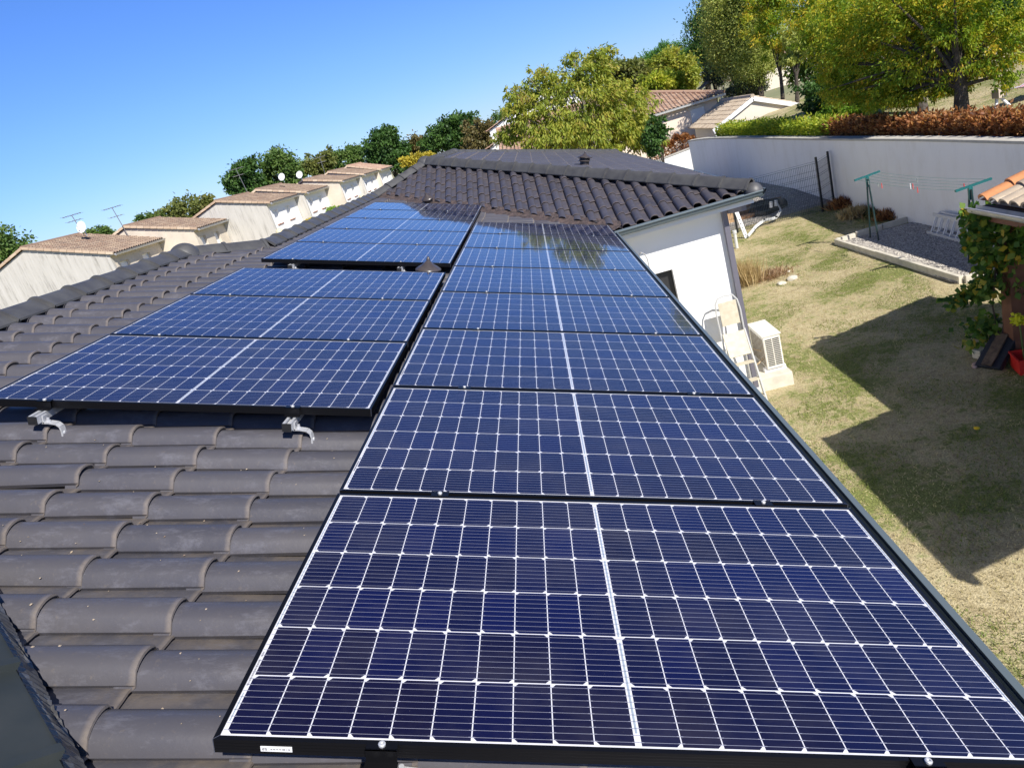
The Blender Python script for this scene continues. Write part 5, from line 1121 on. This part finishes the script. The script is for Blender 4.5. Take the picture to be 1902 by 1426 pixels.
bg("tiny treetop showing between the first aerial and the second terraced roof", [(183, 430, 22, 8, 78), (200, 436, 14, 7, 78)], 1200, LMID, grp=gL)
bg("thin bushy treetop behind the second terraced roof, left of the olive one", [(268, 404, 14, 8, 80), (292, 400, 12, 6, 80)], 900, LMID, grp=gL)
bg("olive-green treetop behind the second terraced house, touching the tall grey gable", [(352, 388, 38, 20, 72), (378, 380, 20, 16, 72), (330, 394, 18, 14, 72)], 4200, LOLV, grp=gL)
bg("dark green tree behind the tall grey gable, leftmost of the tree row", [(452, 328, 26, 30, 80), (438, 345, 20, 16, 80), (462, 305, 12, 12, 80), (470, 340, 18, 20, 80)], 8000, LDARK, grp=gL)
bg("lighter green tree with a pointed top, second in the tree row", [(518, 315, 30, 32, 83), (508, 292, 14, 16, 83), (540, 320, 20, 26, 83), (495, 325, 16, 24, 83)], 8500, LMID, grp=gL)
bg("pale feathery tree between the pointed tree and the round oak", [(588, 305, 26, 16, 90), (605, 296, 18, 14, 90), (566, 312, 16, 12, 90)], 5000, LOLV, grp=gL)
bg("low mid-green tree directly left of the round dark oak", [(640, 294, 34, 16, 95), (660, 288, 20, 12, 95), (622, 300, 18, 10, 95)], 6000, LMID, grp=gL)
bg("round dense dark green oak standing alone above the far terrace roofs", [(718, 274, 34, 32, 88), (700, 290, 22, 24, 88), (738, 286, 24, 24, 88), (716, 254, 20, 18, 88)], 12000, LDARK, grp=gL, nc=40)
bg("broad dark green oak right behind the roof apex", [(838, 248, 34, 28, 84), (815, 256, 24, 22, 84), (866, 252, 26, 28, 84), (850, 228, 30, 14, 84), (800, 270, 18, 14, 84)], 13000, LDARK, grp=gL, nc=40)
bg("brownish tree on the right flank of the broad dark oak", [(888, 256, 20, 26, 80), (905, 240, 14, 16, 80), (880, 275, 22, 12, 80)], 5500, LBRO, grp=gL)
bg("thin brown-leaved tree between the round oak and the broad oak", [(775, 272, 14, 20, 90), (765, 284, 12, 12, 90)], 3000, LBRO, grp=gL)
bg("yellow shrub just left of the roof apex", [(772, 298, 16, 12, 66), (795, 292, 12, 9, 66), (752, 300, 8, 8, 66)], 3500, LYEL, leaf=(.24, .14), cat="shrub", name="yellow_shrub", trunk=.06)
bg("small yellow bush at the foot of the fourth terraced house", [(577, 412, 9, 5, 57)], 700, LYEL, leaf=(.16, .1), cat="shrub", name="yellow_shrub", trunk=.04)
bg("small green bush in front of the fifth terraced house", [(612, 394, 13, 8, 62), (622, 389, 8, 6, 62)], 1300, LBRI, leaf=(.18, .11), cat="shrub", name="green_shrub", trunk=.04)
bg("distant green treetops right of the brownish tree, over the white gable", [(935, 216, 26, 10, 110), (965, 210, 20, 10, 110)], 3000, LMID, grp=gL)
gR = "trees behind the right-hand houses"
bg("round-topped bright green umbrella pine", [(1243, 112, 46, 26, 72), (1215, 128, 26, 20, 72), (1275, 118, 28, 28, 72)], 15000, LPIN, leaf=(.26, .07), name="umbrella_pine", grp=gR, droop=-.3, nc=60, clump=.2, hollow=.75)
bg("olive-yellow bushy tree in front of the umbrella pine", [(1248, 132, 38, 28, 56), (1225, 150, 26, 20, 56), (1275, 140, 22, 30, 56), (1240, 108, 26, 16, 56)], 13000, LWAL, leaf=(.24, .12), grp=gR)
bg("mid-green trees filling the gap between the walnut and the pine", [(1165, 140, 34, 20, 64), (1200, 150, 24, 20, 64), (1140, 128, 20, 14, 64)], 9000, LOLV, grp=gR)
bg("bright green tree just above the pinkish roof, under the pine", [(1220, 160, 34, 18, 50), (1250, 156, 20, 18, 50)], 7000, LLAU, leaf=(.22, .12), grp=gR)
bg("narrow black-green cypress beside the tall pale trees", [(1300, 90, 14, 44, 58), (1312, 50, 12, 50, 58), (1316, 120, 12, 34, 58), (1325, 10, 14, 40, 58)], 12000, LDARK, leaf=(.22, .09), name="dark_conifer", grp=gR, droop=-.4, clump=.5)
bg("small grey-green olive tree by the gazebo", [(1322, 135, 14, 18, 49), (1335, 140, 14, 18, 49)], 3500, LGRY, leaf=(.14, .05), name="olive_tree", grp=gR, trunk=.08)
bg("tall pale-green feathery poplar on the left of the pair", [(1352, 60, 24, 60, 47), (1345, 10, 24, 50, 47), (1362, 110, 24, 40, 47), (1335, 80, 14, 40, 47), (1355, -50, 20, 50, 47)], 44000, LPOP, leaf=(.15, .055), name="tall_poplar", grp=gR, clump=.5, nc=60, droop=.1)
bg("tall pale-green feathery poplar on the right of the pair, nearer the thin trunks", [(1398, 70, 24, 60, 45), (1405, 10, 26, 50, 45), (1392, 120, 28, 36, 45), (1415, 110, 16, 36, 45), (1410, -50, 24, 50, 45)], 44000, LPOP, leaf=(.15, .055), name="tall_poplar", grp=gR, clump=.5, nc=60, droop=.1)
bg("low grey-green bush between the two tiled roofs and the poplars", [(1385, 165, 30, 11, 46), (1410, 163, 18, 10, 46), (1360, 170, 14, 8, 46)], 5000, LGRY, leaf=(.14, .06), cat="shrub", name="green_shrub", trunk=.05)
# thin-trunked trees
def on_terrace(px, py):
    z = -1.97
    for _ in range(8): p = onz(px, py, z); z = tz(p.x, p.y)
    return onz(px, py, z)
for lab, (bx_, by_), bl, n, mt in (("slim leaning tree with bare dark trunk left of the cream house", (1452, 178), [(1440, 60, 34, 36, 40), (1425, 10, 40, 40, 40), (1462, 95, 20, 20, 40), (1450, -20, 40, 30, 40)], 12000, LROB),
                                   ("slim forked tree in front of the cream house window", (1477, 170), [(1480, 90, 20, 16, 38), (1490, 60, 34, 24, 38), (1470, 110, 16, 12, 38)], 6000, LPOP)):
    b = [pxb(*q) for q in bl]; c = b[0][0]; pb = ony(bx_, by_, b[0][0][1]); tree("slim_tree", lab, "tree", (pb.x, pb.y, tz(pb.x, pb.y) if pb.x > 11 else ZG), b, n, (.17, .06), mt, .10, group=gR)
gD = "dark trees closing the view at the right"
for k, (px_, py_, lab) in enumerate(((1545, 60, "dark tree mass right of the cream house"), (1640, 40, "dark tree behind the big yellow-green robinia"), (1745, 60, "dark tree behind the robinia trunk"), (1850, 30, "dark tree at the top right corner behind the leaves"), (1900, 120, "dark tree behind the picnic hammock at the right edge"), (1600, 150, "dark undergrowth tree behind the bright green shrub"))):
    Yk = 47 - 3 * k if k < 4 else 33
    b = [pxb(px_, py_, 62, 52, Yk), pxb(px_ - 35, py_ + 45, 50, 40, Yk), pxb(px_ + 35, py_ + 40, 50, 40, Yk), pxb(px_, py_ - 60, 56, 50, Yk)] if k < 4 else [pxb(px_, py_, 60, 34, Yk), pxb(px_ + 40, py_ + 6, 50, 30, Yk)]
    c = b[0][0]; tree("dark_tree", lab, "tree", (c[0], c[1], tz(c[0], c[1])), b, 11000 if k < 4 else 8000, (.26, .13), LDARK if k % 2 else LMID, .2, group=gD, clump=.42)
# walnut
bl = [(1080, 195, 66, 62, 27.5), (1100, 132, 40, 30, 27.5), (1010, 150, 34, 26, 27), (958, 172, 22, 16, 27), (985, 205, 44, 30, 27), (1165, 205, 44, 52, 28), (1040, 250, 70, 32, 27), (1150, 255, 56, 28, 27.5), (1120, 100, 24, 12, 27.5), (950, 248, 30, 16, 27.5), (1200, 262, 34, 20, 27.5), (1062, 108, 16, 12, 27.5)]
b = [pxb(*q) for q in bl]; tree("walnut_tree", "big yellow-green walnut tree spreading behind the dark roof ridge", "tree", (b[0][0][0], 27.5, ZG), b, 30000, (.17, .056), LWAL, .20, droop=.75, nc=60, clump=.20, bark=BARKL)
P = ony(1222, 262, 26); b = [pxb(1218, 235, 15, 16, 26), pxb(1212, 262, 14, 22, 26), pxb(1228, 245, 12, 14, 26)]
tree("green_shrub", "dark green rose-like shrub between the walnut and the pink house", "shrub", (P.x, 26, -4.1), b, 3200, (.12, .07), LDARK, .04)
def hedge(label, pts, w_, z0, z1, n, leaf, mt, name="hedge", mt2=None):
    P0 = Vector((*pts[0], z0)); L = [Vector((*p, 0)) for p in pts]; seg = [(L[i], L[i + 1]) for i in range(len(L) - 1)]; ls = np.array([(b - a).length for a, b in seg]); ls /= ls.sum(); Q = []
    idx = nr.choice(len(seg), n, p=ls); t = nr.random(n); A = np.array([tuple(a) for a, b in seg])[idx]; B = np.array([tuple(b) for a, b in seg])[idx]; Q = A + (B - A) * t[:, None]
    d = (B - A); d /= np.linalg.norm(d, axis=1, keepdims=True); nn = np.stack([d[:, 1], -d[:, 0], d[:, 2] * 0], 1)
    along = (idx + t) * 5.3; top = z1 + .10 * np.sin(along * 2.1) + .08 * np.sin(along * 5.7 + 1)
    u = nr.random(n); side = nr.random(n) < .55; ww = np.where(side, np.sign(nr.random(n) - .5) * .5 + nr.normal(size=n) * .05, nr.random(n) - .5) * w_; zz = np.where(side, z0 + (top - z0) * u, top - np.abs(nr.normal(size=n)) * .10)
    Q = Q + nn * ww[:, None]; Q[:, 2] = zz + nr.normal(size=n) * .03
    dr = nn * np.sign(ww)[:, None] * .6 + np.array([0, 0, .7]) + nr.normal(size=(n, 3)) * .6
    h = thing(name, label, "hedge", tuple(P0)); rv = (nr.random(n) * .6 + .4 * (np.sin(along * 3.1) * .5 + .5)); leaf_mesh("foliage", Q - np.array(P0), dr, leaf[0] * (.7 + .6 * nr.random(n)), leaf[1], mt, rv, h)
    mb = MB()
    for i in range(int(sum((b - a).length for a, b in seg) / .35)):
        a, b = seg[rnd.randrange(len(seg))]; q = a.lerp(b, rnd.random()); q.z = z0 - .05; e = Vector((rnd.uniform(-.2, .2), rnd.uniform(-.2, .2), (z1 - z0) * .95)); mb.tube([q, q + e * .5, q + e], [.018, .012, .006], 5, cap=False)
    child(mb, "stems", BARK, h); return h
off = lambda pts, d: [(x + d, y) for x, y in pts]
Wf = [tuple(p) for p in WP]
far = [p for p in Wf if 21.5 < p[1] < 33.5]; near = [p for p in Wf if 9 < p[1] <= 23.2]
hedge("yellow-green laurel hedge on top of the far end of the garden wall", off(far, .66), .5, -1.98, -1.53, 9000, (.13, .055), LLAU, "laurel_hedge")
hedge("orange-brown dried beech hedge running along the top of the garden wall", off(near, .68), .45, -1.97, -1.60, 17000, (.11, .055), LBEE, "dry_beech_hedge")
a_ = ony(1255, 258, 38); hedge("reddish and yellow hedge in front of the pink house", [(a_.x - 1.6, 38.2), (a_.x + .9, 37.9)], .7, -4.1, a_.z, 7000, (.13, .06), LBEE, "red_hedge")
# robinia in front at the right
tb_ = on_terrace(1788, 226)
bl = [(1772, 60, 50, 40, 17.6), (1735, 40, 60, 46, 18.5), (1650, 60, 62, 44, 19), (1580, 90, 44, 34, 19.5), (1820, 60, 54, 46, 18), (1890, 40, 44, 50, 17), (1700, 120, 62, 34, 18.5), (1620, 140, 44, 22, 19.5), (1790, 128, 44, 26, 17.8), (1680, -20, 80, 40, 18.5), (1800, -20, 80, 40, 17.5), (1560, 30, 50, 40, 20), (1872, 150, 20, 18, 17), (1540, 130, 24, 26, 20), (1760, 165, 36, 14, 18), (1660, 158, 50, 22, 19), (1600, 170, 34, 16, 19.5), (1560, 165, 40, 22, 20), (1700, 178, 44, 16, 18.6), (1640, 182, 40, 14, 19.2), (1860, 110, 40, 30, 17)]
b = [pxb(*q, 0.9) for q in bl]
tree("robinia_tree", "large robinia with yellow-green leaves and a dark trunk behind the orange hedge", "tree", (tb_.x, tb_.y, tz(tb_.x, tb_.y)), b, 60000, (.095, .036), LROB, .17, droop=.5, nc=46, clump=.30)
tb2 = on_terrace(1716, 212)
bl = [(1700, 95, 44, 40, 24), (1610, 30, 60, 50, 24), (1530, 60, 44, 44, 25), (1690, 90, 50, 44, 24), (1500, 20, 40, 40, 26), (1560, 120, 40, 30, 25), (1640, 150, 50, 20, 24)]
b = [pxb(*q, 0.9) for q in bl]
tree("robinia_tree", "second robinia farther back, filling the space left of the big trunk", "tree", (tb2.x, tb2.y, tz(tb2.x, tb2.y)), b, 26000, (.13, .045), LROB, .13, droop=.5, nc=46, clump=.32)
P = on_terrace(1580, 225); b = [pxb(1572, 195, 30, 22, P.y), pxb(1600, 200, 28, 20, P.y), pxb(1548, 205, 22, 14, P.y), pxb(1595, 180, 16, 12, P.y)]
tree("bright_shrub", "bright lime-green shrub behind the orange hedge", "shrub", tuple(P), b, 7000, (.085, .05), LBRI, .03, multi=3)
for k, (px_, py_, lab) in enumerate(((1650, 192, "dark green undergrowth bush left of the robinia trunk"), (1700, 186, "dark bush right behind the leaning robinia trunk"), (1610, 165, "dark shrub rising above the bright lime-green shrub"), (1890, 140, "dark bush behind the striped cloth"), (1540, 172, "dark bush above the garage gutter end"))):
    b = [pxb(px_, py_, 34, 20, 27 + k), pxb(px_ - 22, py_ - 14, 26, 18, 27 + k), pxb(px_ + 18, py_ - 20, 26, 20, 27 + k)]; c = b[0][0]
    tree("dark_bush", lab, "bush", (c[0], c[1], tz(c[0], c[1])), b, 6500, (.15, .08), LMID if k % 2 else LDARK, .04)
P = on_terrace(1520, 215); b = [pxb(1515, 195, 22, 20, 27), pxb(1535, 185, 20, 20, 27)]
tree("dark_shrub", "dark shrub beside the garage gutter", "shrub", (P.x, 27, tz(P.x, 27)), b, 4500, (.11, .06), LDARK, .03)
# hammock / cloth on a stand at the right edge
hb = on_terrace(1858, 202); sc = hb.y / 18.0
hm = thing("hammock_stand", "pale stand with striped red, white and blue cloth on the upper lawn", "hammock", tuple(hb))
mb = MB(); mb.tube([hb + Vector((-.10, 0, .02)), hb + Vector((.0, .1, .32))], .035, 8); mb.tube([hb + Vector((.16, -.1, .02)), hb + Vector((.02, .1, .32))], .035, 8); child(mb, "leg", WHITE, hm, smooth=True)
mb = MB(); mb.box(hb + Vector((0.02, .05, .36)), (.20, .30, .22)); child(mb, "seat_cushion", mat("beige_cloth", (.60, .50, .42), .9), hm, bev=.04)
CLO = mat("striped_cloth", (.8, .8, .8), .9); nt_, b_ = nodes(CLO); wv = N(nt_, "ShaderNodeTexWave", wave_type='BANDS', bands_direction='Y'); wv.inputs["Scale"].default_value = 1.9; nt_.links.new(objco(nt_), wv.inputs[0])
rp_ = ramp(nt_, wv.outputs["Fac"], [(0, (.10, .18, .55)), (.3, (.75, .75, .78)), (.6, (.75, .70, .68)), (.85, (.55, .05, .08))]); nt_.links.new(rp_.outputs[0], b_.inputs["Base Color"])
mb = MB(); vs = []
for i in range(9):
    for j in range(5): t = i / 8; vs.append(hb + Vector((.12 + t * 1.5, -.25 + j * .16, .42 + .55 * t * t * .6 - .12 * math.sin(PI * t) + .03 * math.sin(j * 2.2 + i))))
mb.mesh(vs, [(i * 5 + j, i * 5 + j + 1, (i + 1) * 5 + j + 1, (i + 1) * 5 + j) for i in range(8) for j in range(4)]); child(mb, "cloth", CLO, hm, smooth=True)
mb = MB(); mb.tube([hb + Vector((1.0, 0, 0)), hb + Vector((1.2, .1, .6))], .02, 6); mb.tube([hb + Vector((1.5, 0, 0)), hb + Vector((1.2, .1, .6))], .02, 6); child(mb, "leg", ALU, hm)
# climbing vine on the shelter post
vp = []
for _ in range(1500):
    h_ = rnd.random(); a = rnd.random() * 6.3; r = .16 + .16 * rnd.random() + (.10 if h_ > .5 else 0); z = -3.0 + h_ * 1.25
    if z < -2.55 and rnd.random() < .45: continue
    vp.append((6.80 + r * math.cos(a) - .06, 8.72 + r * math.sin(a), z))
for _ in range(800): vp.append((6.5 + rnd.random() * .6, 8.8 - rnd.random() * 1.6, -1.86 - rnd.random() ** 2 * .55))
c1 = ony(1765, 556, 9.2); c0 = ony(1850, 520, 8.9)
for _ in range(260): t = rnd.random(); q = c0.lerp(c1, t); vp.append((q.x + rnd.gauss(0, .05), q.y + rnd.gauss(0, .08), q.z + rnd.gauss(0, .06) - .05 * t))
for _ in range(240): vp.append((6.62 + rnd.gauss(0, .14), 8.95 + rnd.gauss(0, .12), -3.90 + rnd.random() * .55))
vp = np.array(vp); vn = thing("climbing_vine", "grape vine with green and a few orange leaves climbing the brown post", "vine", (6.75, 8.78, -3.94))
leaf_mesh("leaves", vp - np.array((6.75, 8.78, -3.94)), np.array([-.4, -.4, -.4]) + nr.normal(size=vp.shape) * .8, .085 + .05 * nr.random(len(vp)), .095, LVIN, nr.random(len(vp)) ** 1.3, vn)
mb = MB()
for k in range(4):
    a = k * 1.6; mb.tube([(6.80 + .13 * math.cos(a), 8.74 + .13 * math.sin(a), -3.94), (6.80 + .15 * math.cos(a + 1), 8.74 + .15 * math.sin(a + 1), -3.2), (6.80 + .14 * math.cos(a + 2), 8.74 + .14 * math.sin(a + 2), -2.5), (6.72, 8.5, -1.9)], .012, 6)
mb.tube([c0, c0.lerp(c1, .5) + Vector((0, 0, .04)), c1], .006, 5); child(mb, "stems", BARK, vn)
# flowering sprig with lime flowers
q = ony(1893, 594, 8.1); fl = thing("yellow_plant", "lime-yellow flower head at the right edge above the red crate", "plant", (q.x, q.y, -3.94))
pp = np.array([(q.x + rnd.uniform(-.06, .06), q.y + rnd.uniform(-.06, .06), q.z + rnd.uniform(-.06, .06)) for _ in range(110)])
leaf_mesh("flowers", pp - np.array((q.x, q.y, -3.94)), nr.normal(size=pp.shape), .05, .05, leafmat("lime_flower", [(.55, .60, .02), (.70, .66, .03)], .3), nr.random(110), fl); child(MB().tube([(q.x + .05, q.y, -3.94), (q.x, q.y, q.z)], .008, 6), "stem", MATS["stem_green"], fl)
# plants along the wall, dry tuft by the house, grass
def tuft(label, c, n, rad, h, mt, name, cat, w_=.012, sp=.35):
    c = np.array(c); p = c + np.stack([nr.normal(size=n) * rad, nr.normal(size=n) * rad * .8, np.zeros(n)], 1); t = thing(name, label, cat, tuple(c))
    d = np.stack([nr.normal(size=n) * sp, nr.normal(size=n) * sp, np.ones(n)], 1); leaf_mesh("blades", p - c, d, h * (.4 + .8 * nr.random(n)), w_, mt, nr.random(n), t); return t
STRAW = leafmat("straw_blade", [(.42, .30, .14), (.56, .44, .24), (.30, .20, .09)], .3)
cA = G(1384, 530); tuft("tall dry golden grass tuft beside the corner of the house", (cA.x, cA.y, gz(cA.x, cA.y)), 1100, .17, .62, STRAW, "dry_grass_tuft", "grass tuft", .014, .22)
cB = G(1425, 515); tuft("low reddish dry plant with seed heads next to the golden tuft", (cB.x, cB.y, gz(cB.x, cB.y)), 1000, .24, .20, leafmat("rusty_blade", [(.28, .15, .08), (.45, .32, .2), (.2, .12, .07)]), "dry_plant", "plant", .02, .8)
for k, (px_, py_, s_, lab) in enumerate(((1472, 519, .13, "larger pale stone right of the dry plant"), (1452, 528, .10, "smaller pale stone below the dry plant"), (1463, 506, .07, "smallest pale stone at the back of the dry plant"))):
    q = G(px_, py_); bm = bmesh.new(); bmesh.ops.create_icosphere(bm, subdivisions=2, radius=s_)
    for v in bm.verts: v.co *= 1 + rnd.uniform(-.15, .15); v.co.z *= .5
    me = bpy.data.meshes.new("lawn_stone"); bm.to_mesh(me); bm.free(); me.materials.append(CONC); o = bpy.data.objects.new("lawn_stone", me); COL.objects.link(o); o.location = (q.x, q.y, gz(q.x, q.y) + s_ * .2); tag(o, lab, "stone", "pale stones in the lawn")
for px_, py_, n, mt, h_, lab in ((1568, 385, 900, LBEE, .34, "withered brown plant right of the fence post"), (1590, 402, 1100, STRAW, .30, "straw-green clump between the fence and the far clothesline post"), (1622, 398, 700, LBRO, .24, "low brown-green clump behind the far clothesline post"), (1655, 405, 700, LBEE, .32, "withered dark plant at the corner of the gravel bed")):
    q = G(px_, py_); tuft(lab, (q.x, q.y, gz(q.x, q.y)), n, .17, h_, mt, "wall_plant", "plant", .035, .55)
LGRS = leafmat("grass_blade", [(.10, .16, .025), (.19, .25, .045), (.34, .32, .13), (.50, .42, .24), (.60, .51, .31)], .3)
n = 150000; gx = nr.random(n) * 6.3 + 3.45; gy = 3.2 + nr.random(n) ** 1.15 * 18.5; wxs = np.array([wallx(v) for v in gy]); keep = (gx < wxs - .1) & ~((gx > 7.75) & (gy > 11.9) & (gy < 17.4)) & ~((gx < 4.1) & (gy > 9.2)); gx, gy = gx[keep], gy[keep]
pat = np.sin(gx * 2.3 + 1.3 * np.sin(gy * 1.7)) * np.sin(gy * 1.9 + 1.1 * np.sin(gx * 2.1)); cl_ = nr.random(len(gx)); keep = cl_ < .35 + .65 * (pat > .25); gx, gy, pat = gx[keep], gy[keep], pat[keep]
gp = np.stack([gx, gy, np.array([gz(a, b) for a, b in zip(gx, gy)])], 1); m_ = len(gp)
o = leaf_mesh("grass", gp, np.stack([nr.normal(size=m_) * .9, nr.normal(size=m_) * .9, .55 + nr.random(m_)], 1), .025 + .035 * nr.random(m_), .008, LGRS, np.where(pat > .25, nr.random(m_) * .55, .45 + nr.random(m_) * .55)); tag(o, kind="stuff")
n = 30000; gx = 10.6 + nr.random(n) * 10; gy = 8 + nr.random(n) * 18; gp = np.stack([gx, gy, -1.97 + .028 * np.maximum(0, gx - 10)], 1)
o = leaf_mesh("grass", gp, np.stack([nr.normal(size=n) * .9, nr.normal(size=n) * .9, .6 + nr.random(n)], 1), .05, .011, LGRS, .3 + nr.random(n) * .7); tag(o, kind="stuff")

# crumbs of mortar and bird-blown grit lying on the near tiles
def tile_top(x, y):
    a = ((y - Y0) / W1) % 1.0; t = ((x - X0) / 0.358) % 1.0; bwn = .62; h = .05 * math.sqrt(max(0, 1 - (2 * a / bwn - 1) ** 2)) ** .9 if a < bwn else -.004
    return zt(x) + (h + .02 * t - TO) / CT + .0015
stones("roof_grit", 150, lambda: (rnd.uniform(-1.9, 0.1), rnd.uniform(-.1, 1.75)), tile_top, .0018, .0055, rndmat("mortar_grit", [(.30, .24, .17), (.40, .33, .25), (.20, .14, .10)]))
